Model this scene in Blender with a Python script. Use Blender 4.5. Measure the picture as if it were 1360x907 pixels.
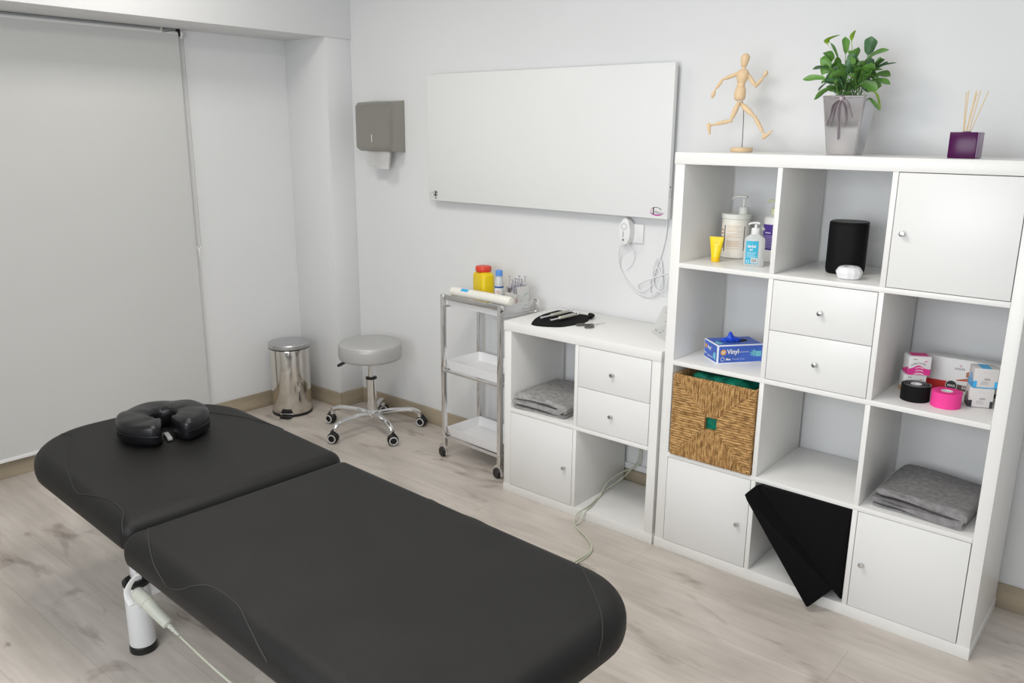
import bpy, bmesh, math, random
from mathutils import Vector, Matrix, noise
PI = math.pi
SC = bpy.context.scene
COL = SC.collection
for o in list(bpy.data.objects): bpy.data.objects.remove(o, do_unlink=True)

# ------------------------------------------------------------------ camera
def cam_axes(yaw, pit, rol):
    f = Vector((math.sin(yaw)*math.cos(pit), math.cos(yaw)*math.cos(pit), math.sin(pit)))
    r = f.cross(Vector((0, 0, 1))).normalized(); u = r.cross(f)
    return r*math.cos(rol)+u*math.sin(rol), u*math.cos(rol)-r*math.sin(rol), f
cr, cu, cf = cam_axes(-0.6996, -0.2489, 0.009)
cd = bpy.data.cameras.new('camera'); cam = bpy.data.objects.new('camera', cd); COL.objects.link(cam)
M = Matrix((cr, cu, -cf)).transposed().to_4x4(); M.translation = Vector((1.4492, -2.97, 1.5495))
cam.matrix_world = M
cd.sensor_width = 36; cd.lens = 1097.34*36/1360; cd.clip_start = 0.02
SC.camera = cam

# ------------------------------------------------------------------ light
w = bpy.data.worlds.new('world'); SC.world = w; w.use_nodes = True
w.node_tree.nodes['Background'].inputs[0].default_value = (.9, .95, 1, 1)
w.node_tree.nodes['Background'].inputs[1].default_value = 0.05
def area(name, loc, size, power, color=(1, 1, 1), rot=(0, 0, 0)):
    l = bpy.data.lights.new(name, 'AREA'); l.shape = 'RECTANGLE'; l.size, l.size_y = size; l.energy = power; l.color = color
    o = bpy.data.objects.new(name, l); o.location = loc; o.rotation_euler = rot; COL.objects.link(o); return o
area('ceiling_lamp_left', (-1.60, -1.30, 2.47), (.35, .35), 8.5, (1, .955, .88))
area('ceiling_lamp_right', (-.10, -1.75, 2.47), (.6, .6), 23, (1, .955, .88))
area('window_daylight', (.55, -3.50, 1.50), (1.9, 1.2), 51, (.93, .965, 1), (PI/2, 0, 0))
SC.view_settings.view_transform = 'Standard'; SC.view_settings.look = 'None'
SC.view_settings.exposure = -0.08; SC.view_settings.gamma = 1; SC.view_settings.use_curve_mapping = False

# ------------------------------------------------------------------ materials
def nt(name):
    m = bpy.data.materials.new(name); m.use_nodes = True
    return m, m.node_tree.nodes, m.node_tree.links, m.node_tree.nodes['Principled BSDF']
def mat(name, col, rough=.5, metal=0, bump=0, bscale=300, spec=.5, var=0, vscale=8, trans=0, ior=1.45, coat=0, sss=0, stretch=None):
    m, N, L, P = nt(name)
    P.inputs['Base Color'].default_value = (*col, 1); P.inputs['Roughness'].default_value = rough
    P.inputs['Metallic'].default_value = metal; P.inputs['Specular IOR Level'].default_value = spec
    P.inputs['Transmission Weight'].default_value = trans; P.inputs['IOR'].default_value = ior
    P.inputs['Coat Weight'].default_value = coat
    tc = N.new('ShaderNodeTexCoord'); src = tc.outputs['Object']
    if stretch:
        mp = N.new('ShaderNodeMapping'); mp.inputs['Scale'].default_value = stretch; L.new(src, mp.inputs[0]); src = mp.outputs[0]
    if bump:
        n = N.new('ShaderNodeTexNoise'); n.inputs['Scale'].default_value = bscale; n.inputs['Detail'].default_value = 3
        b = N.new('ShaderNodeBump'); b.inputs['Strength'].default_value = bump; b.inputs['Distance'].default_value = .002
        L.new(src, n.inputs['Vector']); L.new(n.outputs[0], b.inputs['Height']); L.new(b.outputs[0], P.inputs['Normal'])
    if var:
        n = N.new('ShaderNodeTexNoise'); n.inputs['Scale'].default_value = vscale; n.inputs['Detail'].default_value = 4
        r = N.new('ShaderNodeValToRGB'); r.color_ramp.elements[0].position = .3; r.color_ramp.elements[1].position = .7
        r.color_ramp.elements[0].color = (*[c*(1-var) for c in col], 1); r.color_ramp.elements[1].color = (*[min(1, c*(1+var)) for c in col], 1)
        L.new(src, n.inputs['Vector']); L.new(n.outputs[0], r.inputs[0]); L.new(r.outputs[0], P.inputs['Base Color'])
    return m
MW = mat('wall_paint', (.765, .773, .780), .85, bump=.15, bscale=60, var=.012, vscale=2)
MCEIL = mat('ceiling_paint', (.80, .81, .82), .9, bump=.1, bscale=60)
MLAM = mat('white_laminate', (.84, .835, .815), .32, bump=.02, bscale=400)
MDOOR = mat('white_door_front', (.81, .81, .80), .35, bump=.02, bscale=400)
MVIN = mat('black_vinyl', (.0098, .0094, .0092), .52, bump=.35, bscale=420, var=.2, vscale=6, spec=.32)
MVIN2 = mat('glossy_black_vinyl', (.006, .006, .0075), .34, bump=.25, bscale=300)
MSEAM = mat('grey_black_stitching', (.024, .023, .022), .6)
MCHR = mat('chrome', (.80, .80, .80), .08, 1)
MCHR2 = mat('brushed_chrome', (.66, .66, .66), .22, 1)
MSTEEL = mat('polished_steel', (.70, .67, .62), .13, 1, bump=.03, bscale=8)
MLID = mat('brushed_steel', (.55, .55, .56), .33, 1, bump=.05, bscale=60, stretch=(1, 30, 1))
MBLK = mat('black_plastic', (.012, .012, .012), .4)
MBLKM = mat('matt_black_foam', (.004, .004, .0045), .8, spec=.15, bump=.1, bscale=500)
MWP = mat('white_plastic', (.82, .82, .82), .35)
MWPAINT = mat('white_powder_coat', (.74, .75, .76), .35)
MGREYP = mat('light_grey_plastic', (.56, .57, .50), .45)
MCORD = mat('pale_green_cord', (.60, .62, .50), .5)
MCORDW = mat('white_cord', (.78, .79, .80), .45)
MSILV = mat('silver_grey_vinyl', (.50, .50, .495), .42, metal=.25, bump=.2, bscale=200)
MTRAY = mat('white_tray', (.84, .84, .85), .4)
MTOW = mat('grey_terry', (.36, .355, .35), .95, bump=1, bscale=500, var=.22, vscale=60)
MTOW2 = mat('dark_grey_terry', (.27, .262, .265), .95, bump=1, bscale=500, var=.2, vscale=60)
MDISP = mat('satin_taupe_metal', (.36, .35, .315), .38, .75, bump=.03, bscale=200)
MPAPER = mat('paper', (.87, .87, .86), .8, bump=.2, bscale=40)
MBLIND = mat('blind_fabric', (.61, .615, .605), .85, bump=.25, bscale=500, var=.015, vscale=1.2)
MHEAT = mat('white_enamel_panel', (.80, .81, .805), .45)
MLINE = mat('dark_print', (.03, .03, .035), .6)
MMAG = mat('magenta_print', (.45, .03, .33), .5)
MGPR = mat('grey_print', (.35, .35, .36), .6)
MYEL = mat('yellow_plastic', (.83, .60, .008), .38)
MYEL2 = mat('yellow_tube', (.88, .66, .01), .3)
MYELD = mat('yellow_green_print', (.62, .52, .02), .5)
MRED = mat('red_plastic', (.72, .06, .03), .35)
MBLUE = mat('blue_cap', (.13, .33, .80), .35)
MBLU2 = mat('blue_label', (.02, .09, .36), .5)
MCYAN = mat('cyan_label', (.03, .42, .62), .45)
MSKY = mat('sky_blue_print', (.05, .42, .78), .45)
MCLR = mat('clear_plastic', (.93, .95, .95), .08, trans=.5, ior=1.3)
MPUR = mat('purple_label', (.075, .03, .28), .45)
MWOOD = mat('pale_beech', (.78, .58, .36), .5, var=.08, vscale=20, stretch=(1, 1, .25))
MREED = mat('reed', (.74, .58, .36), .7)
MLEAF = mat('green_leaf', (.12, .27, .055), .42, var=.35, vscale=14)
MLEAF2 = mat('dark_green_leaf', (.07, .17, .07), .40, var=.35, vscale=14)
MSOIL = mat('potting_soil', (.05, .035, .02), 1, bump=1, bscale=100)
MPOT = mat('silver_glazed_pot', (.52, .51, .52), .16, .7, bump=.05, bscale=20, coat=.5)
MRIB = mat('mauve_ribbon', (.50, .43, .46), .4, metal=.3, bump=.2, bscale=100)
MDIF = mat('purple_glass', (.065, .0015, .06), .22, spec=.3)
MDIFI = mat('mauve_frosted_glass', (.30, .19, .31), .3)
MVBOX = mat('blue_carton', (.055, .13, .52), .45, var=.25, vscale=9)
MVWH = mat('white_carton_edge', (.80, .83, .90), .5)
MORG = mat('orange_print', (.80, .38, .06), .5)
MTEAL = mat('pale_cyan_print', (.18, .55, .66), .5)
MGLOVE = mat('blue_vinyl_glove', (.01, .07, .62), .35, bump=.2, bscale=60)
MPINK = mat('pink_print', (.80, .045, .30), .5)
MPINKT = mat('pink_fabric_tape', (.92, .055, .33), .75, bump=.3, bscale=600)
MBLKT = mat('black_fabric_tape', (.008, .008, .009), .85, bump=.3, bscale=600, spec=.2)
MCARD = mat('white_carton', (.82, .82, .81), .45)
MCARDG = mat('grey_white_carton', (.66, .645, .635), .45)
MREDP = mat('red_print', (.62, .03, .025), .45)
MSKIN = mat('brown_print', (.42, .20, .11), .6, var=.2, vscale=80)
MBRN = mat('tan_print', (.60, .36, .18), .6)
MCLEAR = mat('clear_wrapped_syringe', (.55, .53, .60), .25, var=.5, vscale=90, trans=.25)
MBAG = mat('green_plastic_bag', (.01, .22, .14), .22, var=.6, vscale=30, bump=1, bscale=40)
MTOOL = mat('satin_tool_steel', (.50, .49, .42), .3, .8)
MSCI = mat('grey_scissor_handle', (.10, .095, .085), .4)
MSKIRT = mat('oak_skirting', (.40, .335, .245), .6, bump=.2, bscale=60, var=.22, vscale=14, stretch=(.12, .12, 1))
MHOLE = mat('dark_opening', (.01, .01, .012), .9)

def floor_mat():
    m, N, L, P = nt('whitewashed_laminate')
    P.inputs['Roughness'].default_value = .42
    tc = N.new('ShaderNodeTexCoord')
    br = N.new('ShaderNodeTexBrick'); br.offset = .37; br.inputs['Scale'].default_value = 1
    br.inputs['Color1'].default_value = (.59, .54, .49, 1); br.inputs['Color2'].default_value = (.64, .59, .54, 1)
    br.inputs['Mortar'].default_value = (.46, .41, .36, 1); br.inputs['Mortar Size'].default_value = .0009
    br.inputs['Brick Width'].default_value = 1.28; br.inputs['Row Height'].default_value = .193; br.inputs['Bias'].default_value = 0
    L.new(tc.outputs['Object'], br.inputs['Vector'])
    def noi(scale, mp, det, dist=0):
        a = N.new('ShaderNodeMapping'); a.inputs['Scale'].default_value = mp; L.new(tc.outputs['Object'], a.inputs[0])
        n = N.new('ShaderNodeTexNoise'); n.inputs['Scale'].default_value = scale; n.inputs['Detail'].default_value = det
        n.inputs['Distortion'].default_value = dist
        L.new(a.outputs[0], n.inputs['Vector']); return n.outputs[0]
    def ramp(s, p0, c0, p1, c1):
        r = N.new('ShaderNodeValToRGB'); e = r.color_ramp.elements
        e[0].position = p0; e[0].color = (*c0, 1); e[1].position = p1; e[1].color = (*c1, 1); L.new(s, r.inputs[0]); return r.outputs[0]
    def mul(a, b, f=1):
        x = N.new('ShaderNodeMix'); x.data_type = 'RGBA'; x.blend_type = 'MULTIPLY'; x.inputs[0].default_value = f
        L.new(a, x.inputs[6]); L.new(b, x.inputs[7]); return x.outputs[2]
    c = br.outputs['Color']
    c = mul(c, ramp(noi(3.2, (.8, 2.2, 1), 5, .6), .34, (.84, .83, .82), .66, (1.07, 1.07, 1.07)))
    c = mul(c, ramp(noi(26, (.12, 1.6, 1), 4), .3, (.90, .89, .88), .7, (1.03, 1.03, 1.03)))
    c = mul(c, ramp(noi(4.2, (.75, 1.9, 1), 5, .8), .60, (1, 1, 1), .73, (.55, .50, .48)))
    c = mul(c, ramp(noi(12, (.6, 1.5, 1), 2, .5), .70, (1, 1, 1), .78, (.62, .57, .55)))
    L.new(c, P.inputs['Base Color'])
    b = N.new('ShaderNodeBump'); b.inputs['Strength'].default_value = .12; b.inputs['Distance'].default_value = .002
    L.new(noi(60, (.1, 1.5, 1), 3), b.inputs['Height']); L.new(b.outputs[0], P.inputs['Normal'])
    return m
MFLOOR = floor_mat()
def basket_mat(name, st):
    m, N, L, P = nt(name); P.inputs['Roughness'].default_value = .85
    tc = N.new('ShaderNodeTexCoord'); mp = N.new('ShaderNodeMapping'); mp.inputs['Scale'].default_value = st; L.new(tc.outputs['Object'], mp.inputs[0])
    n = N.new('ShaderNodeTexNoise'); n.inputs['Scale'].default_value = 110; n.inputs['Detail'].default_value = 3
    L.new(mp.outputs[0], n.inputs['Vector'])
    r = N.new('ShaderNodeValToRGB'); e = r.color_ramp.elements
    e[0].position = .32; e[0].color = (.20, .105, .03, 1); e[1].position = .66; e[1].color = (.60, .37, .15, 1)
    x = e.new(.5); x.color = (.43, .245, .09, 1)
    L.new(n.outputs[0], r.inputs[0]); L.new(r.outputs[0], P.inputs['Base Color'])
    b = N.new('ShaderNodeBump'); b.inputs['Strength'].default_value = .4; b.inputs['Distance'].default_value = .002
    L.new(n.outputs[0], b.inputs['Height']); L.new(b.outputs[0], P.inputs['Normal'])
    return m
MBASK = basket_mat('woven_seagrass_upright', (1.4, 1, .4)); MBASKH = basket_mat('woven_seagrass_level', (.4, 1, 1.4))

# ------------------------------------------------------------------ helpers
def link(name, bm, m, parent=None, smooth=25, loc=None, rz=0):
    me = bpy.data.meshes.new(name); bmesh.ops.recalc_face_normals(bm, faces=bm.faces[:]); bm.to_mesh(me); bm.free()
    for ma in (m if isinstance(m, (list, tuple)) else [m]): me.materials.append(ma)
    if smooth:
        me.polygons.foreach_set('use_smooth', [True]*len(me.polygons)); me.set_sharp_from_angle(angle=math.radians(smooth))
    o = bpy.data.objects.new(name, me); COL.objects.link(o)
    if parent: o.parent = parent
    if loc: o.location = loc
    if rz: o.rotation_euler.z = rz
    return o
def thing(name, label, cat, loc=(0, 0, 0), rz=0, group=None):
    o = bpy.data.objects.new(name, None); COL.objects.link(o); o.empty_display_size = .05
    o.location = loc; o.rotation_euler.z = rz; o['label'] = label; o['category'] = cat
    if group: o['group'] = group
    return o
def tag(o, label, cat, group=None):
    o['label'] = label; o['category'] = cat
    if group: o['group'] = group
    return o
def struct(o): o['kind'] = 'structure'; return o
def plabel(o, l): o['label'] = l; return o
def dup(root, loc, rz=None):
    r = root.copy(); COL.objects.link(r); r.location = loc
    if rz is not None: r.rotation_euler.z = rz
    for ch in list(root.children):
        c = ch.copy(); COL.objects.link(c); c.parent = r
        for g in list(ch.children):
            d = g.copy(); COL.objects.link(d); d.parent = c
    return r
def B(): return bmesh.new()
def box(bm, lo, hi, bev=0, seg=2, mi=0, rot=None, piv=None):
    x0, y0, z0 = lo; x1, y1, z1 = hi
    t = bmesh.new(); bmesh.ops.create_cube(t, size=1)
    for v in t.verts: v.co = Vector(((x0+x1)/2+v.co.x*(x1-x0), (y0+y1)/2+v.co.y*(y1-y0), (z0+z1)/2+v.co.z*(z1-z0)))
    if bev: bmesh.ops.bevel(t, geom=t.edges[:], offset=bev, segments=seg, profile=.5, affect='EDGES')
    if rot is not None:
        bmesh.ops.rotate(t, verts=t.verts[:], cent=piv or ((x0+x1)/2, (y0+y1)/2, (z0+z1)/2), matrix=rot)
    merge(bm, t, mi); return bm
def merge(bm, t, mi=0):
    mp = {v: bm.verts.new(v.co) for v in t.verts}
    for f in t.faces:
        try: nf = bm.faces.new([mp[v] for v in f.verts]); nf.material_index = mi
        except ValueError: pass
    t.free()
def tube(bm, pts, r, seg=10, mi=0, cap=True, closed=False, flat=1):
    P = [Vector(p) for p in pts]; n = len(P); rings = []
    rr = r if isinstance(r, (list, tuple)) else [r]*n
    up = None
    for i in range(n):
        a = P[(i-1) % n] if (i or closed) else P[0]; b = P[(i+1) % n] if (i < n-1 or closed) else P[-1]
        t = (b-a).normalized()
        if up is None:
            up = Vector((0, 0, 1)) if abs(t.z) < .9 else Vector((1, 0, 0))
        s = t.cross(up)
        if s.length < 1e-5: s = t.orthogonal()
        s.normalize(); up = s.cross(t).normalized()
        rings.append([bm.verts.new(P[i]+(s*math.cos(2*PI*k/seg)+up*flat*math.sin(2*PI*k/seg))*rr[i]) for k in range(seg)])
    m = n if closed else n-1
    for i in range(m):
        A, C2 = rings[i], rings[(i+1) % n]
        for k in range(seg):
            f = bm.faces.new((A[k], A[(k+1) % seg], C2[(k+1) % seg], C2[k])); f.material_index = mi
    if cap and not closed:
        for R in (rings[0], rings[-1][::-1]):
            f = bm.faces.new(R); f.material_index = mi
    return bm
def spline(pts, n=8):
    P = [Vector(p) for p in pts]; out = []
    for i in range(len(P)-1):
        p0 = P[max(i-1, 0)]; p1 = P[i]; p2 = P[i+1]; p3 = P[min(i+2, len(P)-1)]
        for k in range(n):
            t = k/n
            out.append(.5*((2*p1)+(p2-p0)*t+(2*p0-5*p1+4*p2-p3)*t*t+(3*p1-p0-3*p2+p3)*t**3))
    out.append(P[-1]); return out
def lathe(bm, prof, seg=32, c=(0, 0, 0), mi=0, cap=True, sx=1, sy=1):
    rings = []
    for r, z in prof:
        rings.append([bm.verts.new((c[0]+r*sx*math.cos(2*PI*k/seg), c[1]+r*sy*math.sin(2*PI*k/seg), c[2]+z)) for k in range(seg)])
    for i in range(len(rings)-1):
        for k in range(seg):
            f = bm.faces.new((rings[i][k], rings[i][(k+1) % seg], rings[i+1][(k+1) % seg], rings[i+1][k])); f.material_index = mi
    if cap:
        for R in (rings[0][::-1], rings[-1]):
            f = bm.faces.new(R); f.material_index = mi
    return bm
def limb(bm, a, b, r0, r1, seg=14, bulge=.12, mi=0):
    a = Vector(a); b = Vector(b); n = 8; pts = []; rs = []
    L = (b-a).length; d = (b-a)/L
    for i in range(n+1):
        t = i/n; r = r0+(r1-r0)*t+bulge*r0*math.sin(PI*t)
        e = 1
        if i == 0 or i == n: e = .35
        if i == 1 or i == n-1: e = .85
        tt = t if 0 < i < n else t
        pts.append(a+d*L*tt); rs.append(r*e)
    return tube(bm, pts, rs, seg, mi)
def prism(bm, poly, z0, z1, mi=0, axis='z', bev=0):
    t = bmesh.new()
    def P(x, y, z):
        return {'z': (x, y, z), 'y': (x, z, y), 'x': (z, x, y)}[axis]
    a = [t.verts.new(P(x, y, z0)) for x, y in poly]; b = [t.verts.new(P(x, y, z1)) for x, y in poly]
    n = len(poly)
    t.faces.new(a[::-1]); t.faces.new(b)
    for i in range(n): t.faces.new((a[i], a[(i+1) % n], b[(i+1) % n], b[i]))
    if bev: bmesh.ops.bevel(t, geom=[e for e in t.edges], offset=bev, segments=2, profile=.5, affect='EDGES')
    merge(bm, t, mi); return bm
def rrect(x0, x1, y0, y1, r, n=6):
    r4 = r if isinstance(r, (list, tuple)) else [r]*4   # order: (x1,y1) (x0,y1) (x0,y0) (x1,y0)
    out = []
    for (cx, cy, a0, rr) in ((x1-r4[0], y1-r4[0], 0, r4[0]), (x0+r4[1], y1-r4[1], PI/2, r4[1]), (x0+r4[2], y0+r4[2], PI, r4[2]), (x1-r4[3], y0+r4[3], 1.5*PI, r4[3])):
        for k in range(n+1):
            a = a0+PI/2*k/n; out.append((cx+rr*math.cos(a), cy+rr*math.sin(a)))
    return out
def text(name, s, size, m, parent, loc, rot=(PI/2, 0, 0), ext=.0002, align='LEFT', bold=0, sx=1):
    cu_ = bpy.data.curves.new('lettering', 'FONT'); cu_.body = s; cu_.size = size; cu_.extrude = ext; cu_.align_x = align; cu_.offset = bold
    cu_.resolution_u = 3
    to = bpy.data.objects.new('lettering', cu_); COL.objects.link(to)
    dg = bpy.context.evaluated_depsgraph_get(); me = bpy.data.meshes.new_from_object(to.evaluated_get(dg))
    bpy.data.objects.remove(to); me.materials.clear(); me.materials.append(m)
    o = bpy.data.objects.new(name, me); COL.objects.link(o); o.parent = parent; o.location = loc; o.rotation_euler = rot; o.scale = (sx, 1, 1)
    return o

# ------------------------------------------------------------------ room shell
XL, XC, YB, XR, YF, H = -2.56, -2.21, .02, 3.0, -3.6, 2.5
struct(link('floor', box(B(), (XL-.1, YF-.1, -.1), (XR+.1, YB+.1, 0)), MFLOOR, smooth=0))
struct(link('ceiling', box(B(), (XL-.1, YF-.1, H), (XR+.1, YB+.1, H+.1)), MCEIL, smooth=0))
struct(link('wall_back', box(B(), (XL-.1, YB, 0), (XR+.1, YB+.1, H)), MW, smooth=0))
struct(link('wall_left', box(B(), (XL-.1, YF-.1, 0), (XL, YB, H)), MW, smooth=0))
struct(link('wall_right', box(B(), (XR, YF-.1, 0), (XR+.1, YB, H)), MW, smooth=0))
struct(link('wall_front', box(B(), (XL-.1, YF-.1, 0), (XR+.1, YF, H)), MW, smooth=0))
struct(link('wall_corner', box(B(), (XL, -.145, 0), (XC, YB, H), .003), MW))
struct(link('wall_beam', box(B(), (XL, YF, 2.015), (XC+.008, YB, H), .003), MW))
def skirt(name, lo, hi):
    struct(link(name, box(B(), lo, hi, .003), MSKIRT))
skirt('baseboard_back', (XC+.012, YB-.013, 0), (XR, YB, .088))
skirt('baseboard_left', (XL, YF, 0), (XL+.013, -.158, .088))
skirt('baseboard_recess', (XL+.013, -.158, 0), (XC+.012, -.145, .088))
skirt('baseboard_corner', (XC, -.145, 0), (XC+.012, YB, .088))
struct(link('trim_1', box(B(), (-.95, YB-.016, .092), (.7, YB, .118), .003), mat('white_cable_trunking', (.78, .79, .79), .45)))

# ------------------------------------------------------------------ roller blind
t = thing('roller_blind', 'long white roller blind hanging full height in the left wall recess', 'blind', (XL+.034, -.782, 1.994))
bm = B(); n = 40
y1 = -2.2
bmt = B()
lathe(bmt, [(.0, 0)]+[(.016, 0), (.016, 2.2), (.0, 2.2)], 20, cap=False)
bmesh.ops.rotate(bmt, verts=bmt.verts[:], cent=(0, 0, 0), matrix=Matrix.Rotation(PI/2, 3, 'X'))
bmesh.ops.translate(bmt, verts=bmt.verts[:], vec=(-.006, 0, -.004))
link('roller_tube', bmt, MWP, t)
g = [[(.010+.0025*math.sin(j*.5)*(i/12), -2.2*j/30, -.004-1.895*i/12) for j in range(31)] for i in range(13)]
bm = B(); V = [[bm.verts.new(p) for p in row] for row in g]; V2 = [[bm.verts.new((p[0]-.0008, p[1], p[2])) for p in row] for row in g]
for i in range(12):
    for j in range(30):
        bm.faces.new((V[i][j], V[i][j+1], V[i+1][j+1], V[i+1][j])); bm.faces.new((V2[i][j], V2[i+1][j], V2[i+1][j+1], V2[i][j+1]))
for i in range(12): bm.faces.new((V[i][0], V[i+1][0], V2[i+1][0], V2[i][0]))
link('fabric', bm, MBLIND, t, smooth=60)
link('bottom_bar', box(B(), (.004, -2.2, -1.906), (.016, 0, -1.889), .003), MWP, t)
bm = B(); box(bm, (-.016, .002, -.014), (.018, .007, .0205), .001); link('bracket', bm, MBLK, t)
bm = B(); lathe(bm, [(.002, 0), (.019, 0), (.019, .012), (.002, .012)], 20)
bmesh.ops.rotate(bm, verts=bm.verts[:], cent=(0, 0, 0), matrix=Matrix.Rotation(PI/2, 3, 'X')); bmesh.ops.translate(bm, verts=bm.verts[:], vec=(0, .02, -.004))
link('chain_wheel', bm, MWP, t)
def beads(bm, a, b, n, r=.0016):
    for i in range(n):
        p = Vector(a).lerp(Vector(b), i/(n-1)); bmesh.ops.create_icosphere(bm, subdivisions=1, radius=r, matrix=Matrix.Translation(p))
bm = B(); beads(bm, (.018, .019, -.01), (.032, .015, -1.03), 150); tube(bm, [(.018, .019, -.01), (.032, .015, -1.03)], .0009, 6)
beads(bm, (.008, .002, -.01), (.026, -.006, -1.03), 150); tube(bm, [(.008, .002, -.01), (.026, -.006, -1.03)], .0009, 6)
link('bead_chain', bm, mat('grey_bead_chain', (.33, .33, .31), .4), t)
bm = B(); tube(bm, spline([(.032, .015, -1.03), (.029, .004, -1.045), (.026, -.006, -1.03)], 4), .003, 8); tube(bm, spline([(.029, .003, -1.045), (.034, .0, -1.065), (.029, .003, -1.085)], 4), .0025, 8)
link('chain_joiner', bm, MWP, t)
bm = B(); box(bm, (-.012, -.085, .000), (.008, -.075, .0205), .001); link('ceiling_clip', bm, MGREYP, t)
bm = B(); tube(bm, spline([(.0, .004, .008), (.012, -.02, .012), (.014, -.05, .006), (.010, -.08, .0)], 6), .0015, 6); link('tail_cord', bm, MBLK, t)

# ------------------------------------------------------------------ towel dispenser
dx0, dx1 = -2.055, -1.80
t = thing('paper_towel_dispenser', 'taupe metal paper towel dispenser on the wall near the corner', 'dispenser', (-1.925, YB, 1.44))
bm = B(); prof = [(.0, .0), (.085, .004), (.112, .022), (.112, .228), (.095, .248), (.0, .258)]
prism(bm, [(-y, z) for y, z in prof], -.128, .128, axis='x', bev=.0025); hs = link('housing', bm, MDISP, t)
bm = B(); prism(bm, [(-.1135, .03), (-.1115, .03), (-.1115, .228), (-.1135, .228)], -.12, .12, axis='x'); link('front_cover', bm, MDISP, t)
bm = B(); box(bm, (-.004, -.1155, .05), (.001, -.1135, .088), .0008); plabel(link('level_window', bm, mat('pale_slot', (.75, .75, .72), .4), t), 'narrow pale slot')
bm = B(); lathe(bm, [(.002, 0), (.011, .0), (.010, .004), (.003, .006)], 16, c=(-.02, -.05, .250)); link('lock', bm, MDISP, t)
bm = B()
for k in range(3):
    g = []
    for i in range(9):
        row = []
        for j in range(7):
            x = -.088+.176*i/8; z = .006-(.066+.012*k*(1 if i > 3 else .3))*j/6
            y = -.055-.012*k-.012*math.sin(j/6*PI*.5)-.004*math.sin(i*1.1+k)
            row.append(bm.verts.new((x*(1-.04*k)+.006*k, y, z)))
        g.append(row)
    for i in range(8):
        for j in range(6): bm.faces.new((g[i][j], g[i+1][j], g[i+1][j+1], g[i][j+1]))
bmesh.ops.solidify(bm, geom=bm.faces[:], thickness=.0008)
o = link('paper_towel', bm, MPAPER, None, smooth=60, loc=(-1.925, YB, 1.44)); tag(o, 'white folded paper towel hanging out under the dispenser', 'paper towel')

# ------------------------------------------------------------------ heater panel
t = thing('heating_panel', 'large flat white heating panel mounted on the back wall', 'heater', (-.90, YB, 1.213))
link('panel', box(B(), (-.68, -.05, 0), (.68, -.026, .60), .002), MHEAT, t)
link('mounting_frame', box(B(), (-.62, -.026, .06), (.62, -.001, .54), .002), MWPAINT, t)
# warning marks
bm = B(); c = Vector((-.655, -.0506, .028))
def ring(bm, cx, cz, r, w, y=-.0504, seg=24, sx=1, sz=1, a0=0, a1=2*PI, w2=None):
    n = seg
    for k in range(n):
        A = a0+(a1-a0)*k/n; Bq = a0+(a1-a0)*(k+1)/n
        q = [(cx+sx*(r+w/2*s)*math.cos(a), y, cz+sz*(r+w/2*s)*math.sin(a)) for a, s in ((A, -1), (A, 1), (Bq, 1), (Bq, -1))]
        vs = [bm.verts.new(p) for p in q]; bm.faces.new(vs)
ring(bm, -.657, .026, .012, .0012); ring(bm, -.657, .033, .016, .001, seg=3, a0=PI/2, a1=PI/2+2*PI, sx=.8)
link('warning_symbol', bm, MGPR, t, smooth=0)
bm = B(); ring(bm, -.630, .034, .0125, .0024); box(bm, (-.642, -.0505, .033), (-.618, -.0501, .036), 0, rot=Matrix.Rotation(-.8, 3, 'Y')); box(bm, (-.634, -.0505, .020), (-.626, -.0501, .044)); box(bm, (-.637, -.0505, .010), (-.623, -.0501, .014))
plabel(link('do_not_cover_symbol', bm, MLINE, t, smooth=0), 'black crossed round symbol')
bm = B()
for k in range(24):
    a0, a1 = PI*.95+(PI*1.05)*k/24, PI*.95+(PI*1.05)*(k+1)/24
    w0, w1 = .0055*math.sin(PI*(k+.3)/25), .0055*math.sin(PI*(k+1.3)/25)
    q = [(.632+.033*math.cos(a)*1, -.0504, .030+.0125*math.sin(a)+s*w_) for a, s, w_ in ((a0, 0, w0), (a1, 0, w1), (a1, -1, w1), (a0, -1, w0))]
    bm.faces.new([bm.verts.new(p) for p in q])
ring(bm, .622, .032, .018, .002, sx=1, sz=.75, a0=PI*.55, a1=PI*1.2)
plabel(link('logo_swoosh', bm, MMAG, t, smooth=0), 'magenta oval swoosh')
bm = B(); ring(bm, .628, .030, .022, .003, sx=1.1, sz=.7, a0=PI*.1, a1=PI*.75); box(bm, (.613, -.0506, .018), (.618, -.0501, .044)); link('logo_mark', bm, MLINE, t, smooth=0)
bm = B()
for k in range(7): box(bm, (.622+.005*k, -.0506, .021+.002*(k % 2)-.0006*k), (.625+.005*k, -.0503, .033-.0012*k))
link('logo_lettering', bm, MGPR, t, smooth=0)
bm = B(); ring(bm, 0, 0, .012, .0015, y=0, sx=.7)
bmesh.ops.rotate(bm, verts=bm.verts[:], cent=(0, 0, 0), matrix=Matrix.Rotation(PI/2, 3, 'Z')); bmesh.ops.translate(bm, verts=bm.verts[:], vec=(.6805, -.037, .098))
link('side_mark', bm, MGPR, t, smooth=0)
bm = B(); box(bm, (.680, -.040, .124), (.6815, -.036, .130)); link('side_screw', bm, MLINE, t)

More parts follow.
